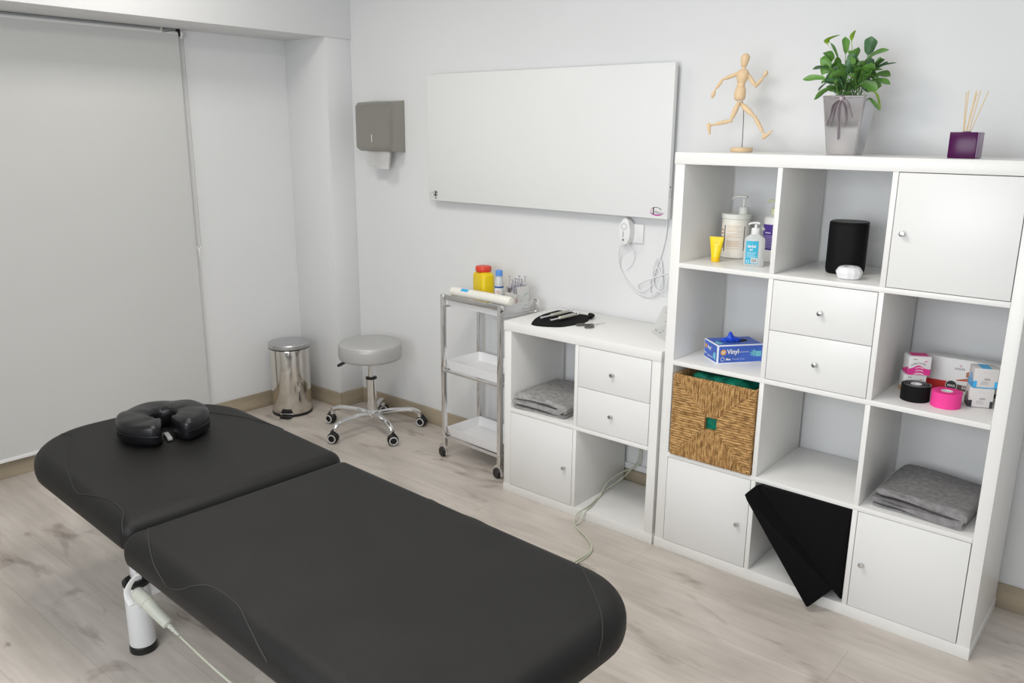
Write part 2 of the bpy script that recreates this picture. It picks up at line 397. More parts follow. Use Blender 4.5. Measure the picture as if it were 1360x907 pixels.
# wall socket and plug-in thermostat
t = thing('wall_socket', 'white wall socket plate just below the right end of the heating panel', 'socket', (-.392, YB, 1.140))
link('plate', box(B(), (-.04, -.010, -.04), (.04, -.001, .04), .003), MWP, t)
t = thing('plug_in_timer', 'white oval plug-in control plugged into the wall socket', 'plug', (-.42, YB-.01, 1.148))
bm = B(); prism(bm, [(.027*math.cos(a)*(1), .057*math.sin(a)) for a in [2*PI*k/28 for k in range(28)]], -.038, -.0005, axis='y', bev=.006); link('body', bm, MWP, t)
bm = B(); ring(bm, -.002, .022, .012, .004, y=-.0388); link('dial', bm, mat('pale_grey_dial', (.55, .57, .58), .4), t, smooth=0)
bm = B(); ring(bm, -.004, -.034, .0028, .003, y=-.0388, seg=12); box(bm, (-.0055, -.0388, -.022), (-.0035, -.0382, .002)); link('button', bm, MLINE, t, smooth=0)
bm = B()
tube(bm, spline([(-.43, -.03, 1.096), (-.452, -.012, 1.05), (-.456, .006, .99), (-.42, .010, .935), (-.355, .010, .888), (-.29, .008, .887), (-.25, .003, .92), (-.245, .0, .97), (-.27, .0, 1.01), (-.285, .004, .98), (-.30, .008, .93), (-.345, .008, .90), (-.36, .003, .925), (-.31, -.004, .955), (-.24, -.006, .985), (-.20, -.006, 1.0)], 8), .0027, 8)
tube(bm, spline([(-.24, .006, 1.215), (-.245, .010, 1.14), (-.262, .010, 1.06), (-.285, .010, 1.0), (-.305, .010, .945), (-.30, .006, .90), (-.27, .004, .905), (-.25, .004, .96), (-.255, .004, 1.03), (-.275, .0, 1.045), (-.29, -.001, .99), (-.275, -.003, .925), (-.235, -.003, .915), (-.215, -.003, .98)], 8), .0026, 8)
tube(bm, spline([(-.40, -.03, 1.10), (-.385, .004, 1.06), (-.40, .013, 1.01), (-.43, .015, .98)], 6), .0015, 6)
tag(link('power_cable', bm, MCORDW, None), 'white looped power cable hanging on the wall beside the tall shelf unit', 'cable')

# ------------------------------------------------------------------ cube shelving
TX, TZ = .987, 1.0135
FY, BY = -.387, -.0066
def cube_unit(name, label, nx, nz, x0, sx, mask_div=None):
    t = thing(name, label, 'shelving unit', (x0, 0, 0))
    T = .039; S = .335; D = .016
    Wd = (2*T+nx*S+(nx-1)*D)*sx; Hh = (2*T+nz*S+(nz-1)*D)*TZ
    e = .0012
    link('top_panel', box(B(), (0, FY, Hh-T*TZ), (Wd, BY, Hh), e), MLAM, t)
    link('bottom_panel', box(B(), (0, FY, .0), (Wd, BY, T*TZ), e), MLAM, t)
    for a in (0, Wd-T*sx):
        link('side_panel', box(B(), (a+(.002 if a == 0 else 0), FY+.0025, T*TZ+.0002), (a+T*sx-(0 if a == 0 else .002), BY, Hh-T*TZ-.0002), e), MLAM, t)
    for i in range(1, nz):
        z = (T+S*i+D*(i-1))*TZ
        link('shelf_board', box(B(), (T*sx+.0002, FY+.001, z), (Wd-T*sx-.0002, BY, z+D*TZ), .0006), MLAM, t)
    for i in range(nz):
        for j in range(1, nx):
            x = (T+S*j+D*(j-1))*sx; z = (T+(S+D)*i)*TZ
            link('divider', box(B(), (x, FY+.0015, z+.0002), (x+D*sx, BY, z+S*TZ-.0002), .0006), MLAM, t)
    def cell(i, j):
        xx = (T+(S+D)*i)*sx; zz = (T+(S+D)*j)*TZ
        return xx, zz, xx+S*sx, zz+S*TZ
    return t, cell
def knob(parent, x, z, y):
    bm = B(); lathe(bm, [(.003, 0), (.0042, .001), (.0040, .009), (.0075, .012), (.0085, .016), (.0075, .0195), (.003, .0205)], 20)
    bmesh.ops.rotate(bm, verts=bm.verts[:], cent=(0, 0, 0), matrix=Matrix.Rotation(PI/2, 3, 'X')); bmesh.ops.translate(bm, verts=bm.verts[:], vec=(x, y, z))
    return plabel(link('knob', bm, MCHR2, parent), 'round silver knob')
def door(t, c, side):
    x0, z0, x1, z1 = c; g = .0022
    d = link('door', box(B(), (x0+g, FY+.001, z0+g), (x1-g, FY+.018, z1-g), .001), MDOOR, t)
    knob(d, (x1-.036 if side > 0 else x0+.032), (z0+z1)/2-.006, FY+.001)
    bm = B()
    for a, b in (((x0+.002, FY+.018, z0+.002), (x0+.010, BY-.02, z1-.002)), ((x1-.010, FY+.018, z0+.002), (x1-.002, BY-.02, z1-.002)), ((x0+.01, FY+.018, z0+.002), (x1-.01, BY-.02, z0+.010)), ((x0+.01, FY+.018, z1-.010), (x1-.01, BY-.02, z1-.002)), ((x0+.01, BY-.03, z0+.01), (x1-.01, BY-.022, z1-.01))):
        box(bm, a, b)
    link('insert_carcass', bm, MDOOR, t, smooth=0)
def drawers(t, c):
    x0, z0, x1, z1 = c; g = .0022; zm = (z0+z1)/2
    for a, b in ((z0+g, zm-.001), (zm+.001, z1-g)):
        d = link('drawer', box(B(), (x0+g, FY+.001, a), (x1-g, FY+.018, b), .001), MDOOR, t)
        knob(d, (x0+x1)/2, (a+b)/2-.003, FY+.001)
        bm = B(); box(bm, (x0+.012, FY+.018, a+.01), (x1-.012, BY-.03, b-.02), .002); link('drawer_box', bm, MDOOR, d)
tall, TC = cube_unit('shelving_unit', 'tall white cube shelving unit with three columns and four rows', 3, 4, 0, TX)
door(tall, TC(0, 0), 1); door(tall, TC(2, 0), -1); door(tall, TC(2, 3), -1); drawers(tall, TC(1, 2))
small, SCl = cube_unit('shelving_unit', 'low white two by two cube cabinet left of the tall unit', 2, 2, -.7695, .995)
door(small, SCl(0, 0), 1); drawers(small, SCl(1, 1))
zt = 1.466*TZ+.0003
Z1 = (.039+.351)*TZ+.0003; Z2 = (.039+.702)*TZ+.0003; Z3 = (.039+1.053)*TZ+.0003; Z0 = .039*TZ+.0003
SZ = .764*TZ+.0003

# ------------------------------------------------------------------ massage table
PZ = .52
tb = thing('massage_table', 'black vinyl massage table in two sections on a white base', 'massage table', (-.60, -1.755, 0), math.radians(-2))
def pad(name, x0, x1, y0, y1, rad, th, roll, tilt=0):
    bm = B(); prof = []
    for k in range(9):
        a = PI/2*k/8; prof.append((roll-roll*math.sin(a), -th+0*0 if False else PZ-th+roll*.5*(1-math.cos(a)) if False else None))
    rings = []
    pr_ = [(.03, PZ-th), (.012, PZ-th+.003), (.003, PZ-th+.012), (0, PZ-th+.026)]
    for k in range(9):
        a = PI/2*k/8; pr_.append((roll*(1-math.cos(a)), PZ-roll+roll*math.sin(a)))
    pr_ += [(roll+.012, PZ), (roll+.06, PZ)]
    for ins, z in pr_:
        rr = [max(q-ins, .012) for q in rad]
        o = rrect(x0+ins, x1-ins, y0+ins, y1-ins, rr, 12)
        R = []
        for (x, y) in o:
            zz = z+.0012*noise.noise(Vector((x*6, y*6, z*4)))
            R.append(bm.verts.new((x, y, zz+math.tan(tilt)*max(0, -x))))
        rings.append(R)
    n = len(rings[0])
    for i in range(len(rings)-1):
        for k in range(n): bm.faces.new((rings[i][k], rings[i][(k+1) % n], rings[i+1][(k+1) % n], rings[i+1][k]))
    bm.faces.new(rings[0][::-1]); bm.faces.new(rings[-1])
    return bm
MAIN = (.0, 1.205, -.372, .362); MR = [.20, .035, .05, .20]
HEAD = (-.905, -.022, -.345, .385); HR = [.05, .27, .27, .035]
mo = link('foot_section', pad('m', *MAIN, MR, .088, .046), MVIN, tb, smooth=50)
TILT = math.radians(.8)
ho = link('head_section', pad('h', *HEAD, HR, .088, .042, TILT), MVIN, tb, smooth=50)
def inset(x, y, R, rad):
    x0, x1, y0, y1 = R
    for (cx, cy, r, sx_, sy_) in ((x1-rad[0], y1-rad[0], rad[0], 1, 1), (x0+rad[1], y1-rad[1], rad[1], -1, 1), (x0+rad[2], y0+rad[2], rad[2], -1, -1), (x1-rad[3], y0+rad[3], rad[3], 1, -1)):
        if (x-cx)*sx_ > 0 and (y-cy)*sy_ > 0: return r-math.hypot(x-cx, y-cy)
    return min(x-x0, x1-x, y-y0, y1-y)
def drape(pts, R, rad, roll, tilt=0):
    out = []
    for p in spline([(a, b, 0) for a, b in pts], 8):
        x, y = p.x, p.y; i = inset(x, y, R, rad)
        if i < 0:
            out.append(Vector((x, y, -1)))
        else:
            z = PZ if i >= roll else PZ-roll+math.sqrt(max(0, roll*roll-(roll-i)**2))
            out.append(Vector((x, y, z+math.tan(tilt)*max(0, -x)+.0004)))
    return [q for q in out if q.z > 0]
def seam(parent, pts, R, rad, roll, tilt=0, tail=None):
    P = drape(pts, R, rad, roll, tilt)
    if tail: P.append(Vector(P[-1])+Vector((0, 0, -tail)))
    bm = B(); tube(bm, P, .0016, 6); link('seam', bm, MSEAM, parent)
seam(mo, [(.004, -.285), (.035, -.300), (.08, -.322), (.14, -.346), (.20, -.364), (.26, -.3712), (.31, -.3712), (.35, -.366), (.385, -.350), (.42, -.334), (.47, -.328), (.54, -.332), (.61, -.350), (.68, -.366), (.72, -.3715)], MAIN, MR, .046)
seam(mo, [(.36, .360), (.42, .350), (.475, .332), (.53, .324), (.59, .332), (.65, .350), (.69, .361)], MAIN, MR, .046)
seam(mo, [(.955, .361), (.985, .336), (1.03, .302), (1.09, .254), (1.14, .210), (1.175, .172), (1.195, .145), (1.2045, .120)], MAIN, MR, .046, tail=.022)
seam(mo, [(.955, -.371), (.985, -.346), (1.03, -.312), (1.09, -.264), (1.14, -.22), (1.175, -.182), (1.195, -.155), (1.2045, -.13)], MAIN, MR, .046)
seam(ho, [(-.84, -.20), (-.79, -.18), (-.68, -.235), (-.56, -.29), (-.46, -.315), (-.36, -.335), (-.30, -.325), (-.2, -.30), (-.11, -.305), (-.06, -.330), (-.035, -.340)], HEAD, HR, .042, TILT)
seam(ho, [(-.84, .23), (-.79, .215), (-.68, .265), (-.56, .32), (-.46, .345), (-.36, .365)], HEAD, HR, .042, TILT)
# base frame
def leg(x, y):
    bm = B(); lathe(bm, [(.034, .022), (.0375, .026), (.0375, .222), (.034, .226)], 28, c=(x, y, 0)); L_ = link('leg', bm, MWPAINT, tb)
    bm = B(); lathe(bm, [(.037, 0), (.0395, .003), (.0395, .021), (.037, .0235)], 28, c=(x, y, 0)); plabel(link('foot_cap', bm, MBLK, L_), 'black foot cap')
    bm = B(); lathe(bm, [(.0385, .224), (.0395, .226), (.0395, .236), (.030, .242)], 28, c=(x, y, 0)); plabel(link('top_cap', bm, MBLK, L_), 'black top cap')
for x in (-.235, .86):
    for y in (-.243, .243): leg(x, y)
bm = B()
for y in (-.10, .10): box(bm, (-.24, y-.022, .175), (.86, y+.022, .220), .004)
for x in (-.235, .86): box(bm, (x-.022, -.215, .175), (x+.022, .215, .220), .004)
link('base_frame', bm, MWPAINT, tb)
bm = B()
for y in (-.20, .20):
    box(bm, (-.20, y-.02, .385), (.95, y+.02, .425), .004)
for x in (-.18, .35, .93): box(bm, (x-.02, -.20, .385), (x+.02, .20, .425), .004)
link('upper_frame', bm, MWPAINT, tb)
bm = B()
for y in (-.16, .16):
    tube(bm, [(-.15, y*.8, .20), (.35, y, .40)], .018, 12); tube(bm, [(.72, y*.8, .20), (.35, y, .40)], .018, 12)
tube(bm, [(.1, 0, .2), (.35, 0, .4)], .03, 14); link('lifting_arm', bm, MWPAINT, tb)
bm = B(); box(bm, (-.8, -.10, .42), (.0, -.06, .434+.002), .003); box(bm, (-.8, .10, .42), (.0, .14, .436), .003)
link('head_support', bm, MBLK, tb)
bm = B(); box(bm, (-.255, -.252, .33), (-.12, -.232, .425), .003); box(bm, (-.255, -.252, .2), (-.215, -.232, .34), .003); link('corner_bracket', bm, MWPAINT, tb)

# hand control hung by the leg
t = thing('hand_control', 'pale grey-green hand control on a hook beside the white table leg', 'remote control')
A = Vector((-.714, -2.05, .276)); Bq = Vector((-.592, -2.022, .205))
d = (Bq-A).normalized()
bm = B(); L_ = (Bq-A).length
tube(bm, [A-d*.004, A, A+d*.006, A+d*.05, A+d*.052, A+d*(L_-.004), Bq], [.007, .014, .0185, .0205, .0185, .0155, .009], 20)
link('body', bm, MGREYP, t)
bm = B(); tube(bm, [Bq+d*(.006*k) for k in range(8)], [.0085-.0005*k if k % 2 else .0065-.0005*k for k in range(8)], 12); link('strain_relief', bm, MGREYP, t)
bm = B(); q = A+d*.03
tube(bm, spline([q+Vector((-.004, -.028, -.012)), q+Vector((-.030, -.028, .012)), q+Vector((-.016, -.02, .050)), q+Vector((.025, -.01, .088)), q+Vector((.070, .0, .092)), q+Vector((.090, .01, .062))], 8), .009, 10, flat=.35)
link('hook', bm, MWP, t)
bm = B(); e = Bq+d*.045
tube(bm, spline([e, (-.499, -1.968, .100), (-.425, -1.940, .050), (-.34, -1.92, .012), (-.25, -1.90, .005), (.0, -1.85, .005)], 10), .0035, 8)
link('cord', bm, MCORD, t)

# power cords running from under the table into the cabinet
for k, P in enumerate(([(-.22, -.95, .005), (-.16, -.78, .005), (-.151, -.693, .005), (-.150, -.617, .005), (-.163, -.568, .006), (-.201, -.53, .005), (-.243, -.502, .005), (-.297, -.475, .005), (-.338, -.440, .006), (-.352, -.405, .028), (-.337, -.380, .0435), (-.340, -.325, .0435), (-.357, -.243, .0435), (-.365, -.17, .052), (-.34, -.08, .085), (-.335, -.02, .108), (-.315, .0, .16), (-.316, .006, .26), (-.318, .008, .40)],
                        [(-.20, -.96, .005), (-.155, -.80, .005), (-.140, -.694, .005), (-.143, -.613, .005), (-.168, -.562, .009), (-.235, -.512, .009), (-.317, -.462, .005), (-.322, -.43, .006), (-.322, -.402, .030), (-.322, -.378, .0435), (-.331, -.32, .0435), (-.352, -.243, .0438), (-.367, -.16, .08), (-.355, -.07, .10), (-.33, -.01, .112), (-.305, .004, .15), (-.308, .008, .3)])):
    bm = B(); tube(bm, spline(P, 8), .0028, 8)
    tag(link('floor_cord', bm, MCORD, None), ['pale green cord from the massage table, the one rising highest behind the low cabinet', 'pale green cord from the massage table, the one crossing the cabinet edge further right'][k], 'cord')

# face cradle cushion
fx, fy = -.545, -.012
def toworld(x, y):
    a = math.radians(-2); return (-.60+x*math.cos(a)-y*math.sin(a), -1.755+x*math.sin(a)+y*math.cos(a))
wx, wy = toworld(-.60, .05)
t = thing('face_cushion', 'black horseshoe face cushion lying on the head end of the massage table', 'cushion', (wx, wy, PZ+math.tan(TILT)*.60+.0015), math.radians(-16))
bm = B(); rings = []; n = 48
for i in range(n+1):
    s = i/n; a = math.radians(15)+math.radians(330)*s
    cx, cy = .098*math.cos(a), .096*math.sin(a)
    e = min(s, 1-s)/.035
    k = math.sqrt(max(0, 1-(1-min(1, e))**2)) if e < 1 else 1
    k = max(k, .02)
    hw = .054*(.72+.28*k) if e < 1 else .054
    hh = .038*(.8+.2*k)
    hh *= 1-.03*math.exp(-((s-.5)/.12)**2); R = []
    for j in range(20):
        b = 2*PI*j/20; cb, sb = math.cos(b), math.sin(b)
        u = hw*math.copysign(abs(cb)**.42, cb); v = hh*math.copysign(abs(sb)**.42, sb)
        v += .0035*noise.noise(Vector((cx*25, cy*25+u*20, v*20)))
        if sb > .3: v -= .004*abs(math.sin(a*2.5+.6+u*12))**14
        R.append(bm.verts.new((cx+u*math.cos(a), cy+u*math.sin(a), .040+v)))
    rings.append(R)
for i in range(n):
    for j in range(20): bm.faces.new((rings[i][j], rings[i][(j+1) % 20], rings[i+1][(j+1) % 20], rings[i+1][j]))
bm.faces.new(rings[0]); bm.faces.new(rings[-1][::-1])
link('padding', bm, MVIN2, t, smooth=60)
bm = B(); P = []
for i in range(n+1):
    a = math.radians(18)+math.radians(324)*i/n; P.append((.1525*math.cos(a), .1505*math.sin(a), .040))
tube(bm, P, .0018, 6); link('piping', bm, MVIN2, t)
bm = B(); box(bm, (.030, -.010, .002), (.095, .006, .012), .002); plabel(link('fabric_tag', bm, MGPR, t), 'small grey fastener tag')

# ------------------------------------------------------------------ pedal bin
t = thing('pedal_bin', 'shiny round steel pedal bin standing in the wall recess', 'bin', (-2.365, -.365, 0), math.radians(38))
bm = B(); lathe(bm, [(.10, .012), (.106, .013), (.107, .018), (.107, .372), (.1055, .376)], 56); link('body', bm, MSTEEL, t)
bm = B(); lathe(bm, [(.105, 0), (.110, .002), (.110, .013), (.106, .015)], 56); link('base_ring', bm, MBLK, t)
bm = B(); lathe(bm, [(.104, .376), (.1125, .378), (.1125, .380)], 56); link('rim', bm, MBLK, t)
bm = B(); lathe(bm, [(.110, .381), (.1135, .384), (.1135, .402), (.110, .408), (.09, .413), (.04, .417), (.005, .418)], 56); link('lid', bm, MLID, t)
bm = B(); prism(bm, [(-.035, -.108), (.035, -.108), (.030, -.145), (-.030, -.145)], .005, .013, bev=.002); link('pedal', bm, MBLK, t)
bm = B(); prism(bm, [(-.036, .018), (.036, .018), (.025, .046), (-.025, .046)], -.1105, -.098, axis='y', bev=.002); pw = link('pedal_housing', bm, MBLK, t)
bm = B(); box(bm, (-.036, -.1125, .016), (.036, -.1095, .022), .001); link('housing_trim', bm, MCHR, pw)
bm = B(); box(bm, (-.02, .104, .360), (.02, .125, .395), .004); link('hinge', bm, MBLK, t)
bm = B(); tube(bm, spline([(-.06, .10, .33), (-.05, .14, .34), (.05, .14, .34), (.06, .10, .33)], 6), .003, 8); link('carrying_handle', bm, MCHR, t)

# ------------------------------------------------------------------ stool
t = thing('swivel_stool', 'round silver-grey swivel stool on a chrome five-star base', 'stool', (-1.795, -.262, 0))
bm = B(); lathe(bm, [(.03, .396), (.150, .396), (.160, .401), (.164, .412), (.165, .458), (.163, .474), (.156, .483), (.12, .486), (.05, .487), (.004, .487)], 56); s_ = link('seat', bm, MSILV, t, smooth=60)
bm = B(); P = [(.1625*math.cos(2*PI*k/48), .1625*math.sin(2*PI*k/48), .472) for k in range(48)]; tube(bm, P, .002, 6, closed=True); link('piping', bm, MSILV, s_)
bm = B(); lathe(bm, [(.028, .285), (.028, .29), (.0115, .292)], 20); lathe(bm, [(.0145, .285), (.0145, .402)], 24); link('piston', bm, MCHR, t)
bm = B(); lathe(bm, [(.0255, .105), (.0255, .285)], 32); link('column', bm, MCHR, t)
bm = B(); lathe(bm, [(.0255, .283), (.0295, .285), (.0295, .293), (.02, .296)], 28); plabel(link('collar', bm, MBLK, t), 'black collar')
bm = B(); lathe(bm, [(.018, .070), (.025, .075), (.030, .09), (.030, .108), (.024, .115)], 28); link('hub', bm, MCHR, t)
bm = B(); tube(bm, [(0, 0, .392), (-.055, -.075, .385), (-.066, -.09, .380)], .004, 8); lv = link('lever', bm, MCHR, t)
bm = B(); tube(bm, [(-.072, -.088, .388), (-.100, -.122, .366), (-.108, -.132, .360)], [.012, .015, .011], 12, flat=.55); plabel(link('grip', bm, MBLK, lv), 'black lever grip')
def caster(parent, x, y, ang):
    c, s = math.cos(ang), math.sin(ang)
    c0 = B()
    bm = B(); tube(bm, [(x, y, .072), (x, y, .045)], .006, 8)
    for sd in (-1, 1):
        tt = B(); lathe(tt, [(.004, -.001), (.023, -.001), (.0285, .002), (.0285, .015), (.025, .019), (.004, .019)], 24)
        bmesh.ops.rotate(tt, verts=tt.verts[:], cent=(0, 0, 0), matrix=Matrix.Rotation(sd*PI/2, 3, 'X')); bmesh.ops.rotate(tt, verts=tt.verts[:], cent=(0, 0, 0), matrix=Matrix.Rotation(ang, 3, 'Z'))
        bmesh.ops.translate(tt, verts=tt.verts[:], vec=(x-s*sd*.004-c*.0, y+c*sd*.004, .0287)); merge(bm, tt)
    box(bm, (x-.014, y-.010, .040), (x+.014, y+.010, .064), .005)
    w_ = link('caster', bm, MBLK, parent)
    for sd in (-1, 1):
        bm = B(); tt = B(); P = [(.0195*math.cos(2*PI*k/24), .0195*math.sin(2*PI*k/24), 0) for k in range(24)]; tube(tt, P, .0032, 6, closed=True)
        bmesh.ops.rotate(tt, verts=tt.verts[:], cent=(0, 0, 0), matrix=Matrix.Rotation(sd*PI/2, 3, 'X')); bmesh.ops.rotate(tt, verts=tt.verts[:], cent=(0, 0, 0), matrix=Matrix.Rotation(ang, 3, 'Z'))
        bmesh.ops.translate(tt, verts=tt.verts[:], vec=(x-s*sd*.0235, y+c*sd*.0235, .0287)); merge(bm, tt)
        plabel(link('wheel_ring', bm, mat('light_grey_ring', (.62, .62, .62), .4) if 'light_grey_ring' not in bpy.data.materials else bpy.data.materials['light_grey_ring'], w_), 'pale grey wheel ring')
for k in range(5):
    a = -PI/2+2*PI*k/5; c, s = math.cos(a), math.sin(a)
    bm = B(); tube(bm, spline([(r*c, r*s, z) for r, z in ((.02, .090), (.08, .100), (.15, .101), (.21, .096), (.243, .082), (.25, .066), (.2505, .055))], 6), [.0145]*37, 14, flat=.9)
    link('arm', bm, MCHR, t)
    caster(t, .262*c, .262*s, [.5, 1.0, .35, .8, .2][k])

# ------------------------------------------------------------------ trolley
t = thing('trolley', 'slim chrome trolley with three white trays and casters', 'trolley', (-1.048, -.168, 0), math.radians(-3.5))
W2, D2 = .188, .118; TH = .812
for sx_ in (-1, 1):
    for sy_ in (-1, 1):
        x, y = sx_*W2, sy_*D2
        bm = B(); box(bm, (x-.0105, y-.0105, .055), (x+.0105, y+.0105, TH), .003, 3); p = link('post', bm, MCHR, t)
        for zz in (.770, .452, .112):
            bm = B(); tube(bm, [(x, y-.0105, zz), (x, y-.0125, zz)], .004, 10); link('screw', bm, MCHR2, p)
        bm = B(); tt = B(); lathe(tt, [(.003, -.012), (.021, -.012), (.0245, -.008), (.0245, .008), (.021, .012), (.003, .012)], 24)
        bmesh.ops.rotate(tt, verts=tt.verts[:], cent=(0, 0, 0), matrix=Matrix.Rotation(PI/2, 3, 'X')); bmesh.ops.rotate(tt, verts=tt.verts[:], cent=(0, 0, 0), matrix=Matrix.Rotation(-.2, 3, 'Z'))
        bmesh.ops.translate(tt, verts=tt.verts[:], vec=(x-.010, y-.004, .0248)); merge(bm, tt)
        cst = link('caster', bm, MBLK, p)
        bm = B(); tt = B(); P = [(.0245*math.cos(a), .0245*math.sin(a), 0) for a in [PI*k/10-.3 for k in range(11)]]
        tube(tt, P, .015, 8, flat=.25)
        bmesh.ops.rotate(tt, verts=tt.verts[:], cent=(0, 0, 0), matrix=Matrix.Rotation(PI/2, 3, 'X')); bmesh.ops.rotate(tt, verts=tt.verts[:], cent=(0, 0, 0), matrix=Matrix.Rotation(-.2, 3, 'Z'))
        bmesh.ops.translate(tt, verts=tt.verts[:], vec=(x-.010, y-.004, .0248)); merge(bm, tt); tube(bm, [(x, y, .04), (x, y, .06)], .006, 10)
        link('caster_hood', bm, MCHR, cst)
def tray(z, hh=.042, fl=.005):
    bm = B(); x0, x1, y0, y1 = -W2+.010, W2-.010, -D2+.004, D2-.010
    outer = rrect(x0, x1, y0, y1, .006, 4); inner = rrect(x0+.003, x1-.003, y0+.003, y1-.003, .004, 4); low = rrect(x0+.016, x1-.016, y0+.016, y1-.016, .010, 4)
    n = len(outer)
    R = [[bm.verts.new((x, y, zz)) for x, y in o] for o, zz in ((rrect(x0+.010, x1-.010, y0+.010, y1-.010, .006, 4), z), (outer, z+hh), (inner, z+hh), (low, z+fl))]
    for i in range(3):
        for k in range(n): bm.faces.new((R[i][k], R[i][(k+1) % n], R[i+1][(k+1) % n], R[i+1][k]))
    bm.faces.new(R[0][::-1]); bm.faces.new(R[-1]); tr = link('tray', bm, MTRAY, t)
    bm = B()
    for y in ((D2,) if z > .7 else (-D2, D2)): box(bm, (-W2, y-.004, z-.013), (W2, y+.004, z-.001), .002)
    for x in (-W2, W2): box(bm, (x-.004, -D2, z-.013), (x+.004, D2, z-.001), .002)
    link('rail', bm, MCHR, t)
tray(.758, .046, .0122); tray(.447, .046); tray(.110, .046)
bm = B(); box(bm, (-W2, -D2-.008, TH-.024), (W2, -D2+.002, TH), .002); link('top_rail', bm, MCHR2, t)
def tw(x, y):
    a = math.radians(-3.5); return (-1.048+x*math.cos(a)-y*math.sin(a), -.168+x*math.sin(a)+y*math.cos(a))
ZT = .7705
# sharps container
x, y = tw(-.085, .045); t = thing('sharps_container', 'yellow plastic sharps container with a red screw lid on the trolley', 'container', (x, y, ZT), math.radians(-20))
bm = B(); rs = []
for ins, z in ((.004, 0), (0, .004), (0, .122), (.003, .130), (.012, .138), (.022, .142)):
    rs.append([bm.verts.new((a, b, z)) for a, b in rrect(-.056+ins, .056-ins, -.034+ins*.6, .034-ins*.6, .02, 5)])
n = len(rs[0])
for i in range(len(rs)-1):
    for k in range(n): bm.faces.new((rs[i][k], rs[i][(k+1) % n], rs[i+1][(k+1) % n], rs[i+1][k]))
bm.faces.new(rs[0][::-1]); bm.faces.new(rs[-1]); link('body', bm, MYEL, t, smooth=40)
bm = B(); lathe(bm, [(.03, .140), (.037, .143), (.038, .148), (.038, .160), (.035, .167), (.02, .169)], 32); plabel(link('lid', bm, MRED, t), 'red screw lid')
bm = B(); box(bm, (-.04, -.0345, .104), (-.012, -.0338, .1055)); link('embossed_mark', bm, MYELD, t)
# bottle
x, y = tw(.018, .045); t = thing('antiseptic_bottle', 'small clear bottle with a blue cap on the trolley beside the yellow container', 'bottle', (x, y, ZT), .5)
bm = B(); lathe(bm, [(.018, 0), (.0205, .003), (.0205, .098), (.019, .114), (.0145, .128), (.0135, .136)], 28); link('body', bm, mat('milky_bottle', (.80, .82, .84), .25, trans=.3), t)
bm = B(); lathe(bm, [(.0165, .133), (.0170, .135), (.0165, .158), (.013, .160)], 24); plabel(link('cap', bm, MBLUE, t), 'blue cap')
bm = B(); lathe(bm, [(.0209, .030), (.0209, .085)], 28, cap=False); lb = link('label', bm, MCARD, t)
bm = B(); lathe(bm, [(.0211, .030), (.0211, .046)], 28, cap=False); lathe(bm, [(.0211, .078), (.0211, .086)], 28, cap=False); link('label_band', bm, MBLU2, lb)
bm = B(); ring(bm, 0, .062, .005, .0015, y=-.0215, seg=16); plabel(link('label_mark', bm, MRED, lb, smooth=0), 'small red ring mark')
# paper roll
x, y = -1.008, -.262; t = thing('dressing_roll', 'long white wrapped paper roll with blue marks along the trolley front', 'roll', (x, y, .8290), math.radians(-1.5))
bm = B(); P = [(-.190, 0, .0), (-.188, 0, .0), (-.10, 0, .0), (.04, 0, .001), (.168, 0, .0), (.176, 0, 0), (.178, 0, 0)]; tube(bm, P, [.014, .020, .0215, .0215, .021, .018, .008], 24); link('wrapper', bm, mat('glossy_white_film', (.82, .80, .74), .3, bump=.5, bscale=30), t)
bm = B()
for xa, th in ((-.120, .55), (-.120, 1.75)):
    for k in range(8):
        a0, a1 = th+.75*k/8, th+.75*(k+1)/8
        q = [(xx, -.0219*math.cos(a), .0219*math.sin(a)) for xx, a in ((xa, a0), (xa+.045, a0), (xa+.045, a1), (xa, a1))]
        bm.faces.new([bm.verts.new(p) for p in q])
plabel(link('wrapper_mark', bm, MSKY, t, smooth=0), 'blue printed marks')
# tissue crumple at end of the roll
x, y = tw(.128, -.060)
bm = B(); bmesh.ops.create_icosphere(bm, subdivisions=4, radius=1)
for v in bm.verts:
    c = v.co; k = 1+.22*noise.noise(c*2.3)+.08*noise.noise(c*6)
    v.co = Vector((c.x*.042*k, c.y*.026*k, c.z*.022*k+.0215))
bm2 = bm; zmin = min(v.co.z for v in bm2.verts)
for v in bm2.verts: v.co.z = v.co.z-zmin
tag(link('cotton_pad', bm2, MPAPER, None, smooth=60, loc=(x, y, ZT+.0002)), 'crumpled white cotton pad at the right end of the trolley tray', 'cotton')
# syringe holder
x, y = tw(.128, .052); t = thing('carton', 'open pale carton of wrapped syringes at the right of the trolley top', 'box', (x, y, ZT), math.radians(-12))
bm = B()
for a, b in (((-.045, -.036, 0), (.045, .036, .002)), ((-.045, -.036, 0), (-.043, .036, .095)), ((.043, -.036, 0), (.045, .036, .104)), ((-.045, -.036, 0), (.045, -.034, .070)), ((-.045, .034, 0), (.045, .036, .100))): box(bm, a, b)
ct = link('box_walls', bm, MCARDG, t, smooth=0)
bm = B(); random.seed(3)
for k in range(26): 
    yy = random.uniform(-.03, .03); zz = random.uniform(.01, .07); box(bm, (.0451, yy, zz), (.0455, yy+random.uniform(.002, .006), zz+random.uniform(.002, .005)))
link('box_print', bm, mat('mint_print', (.25, .50, .40), .5), ct, smooth=0)
bm = B()
for k in range(9): 
    xx = -.040+.08*random.random(); box(bm, (xx, -.0364, .01+.035*random.random()), (xx+.006, -.036, .05), 0)
link('box_print', bm, mat('pale_pink_print', (.60, .42, .40), .5), ct, smooth=0)
random.seed(5)
SY = None
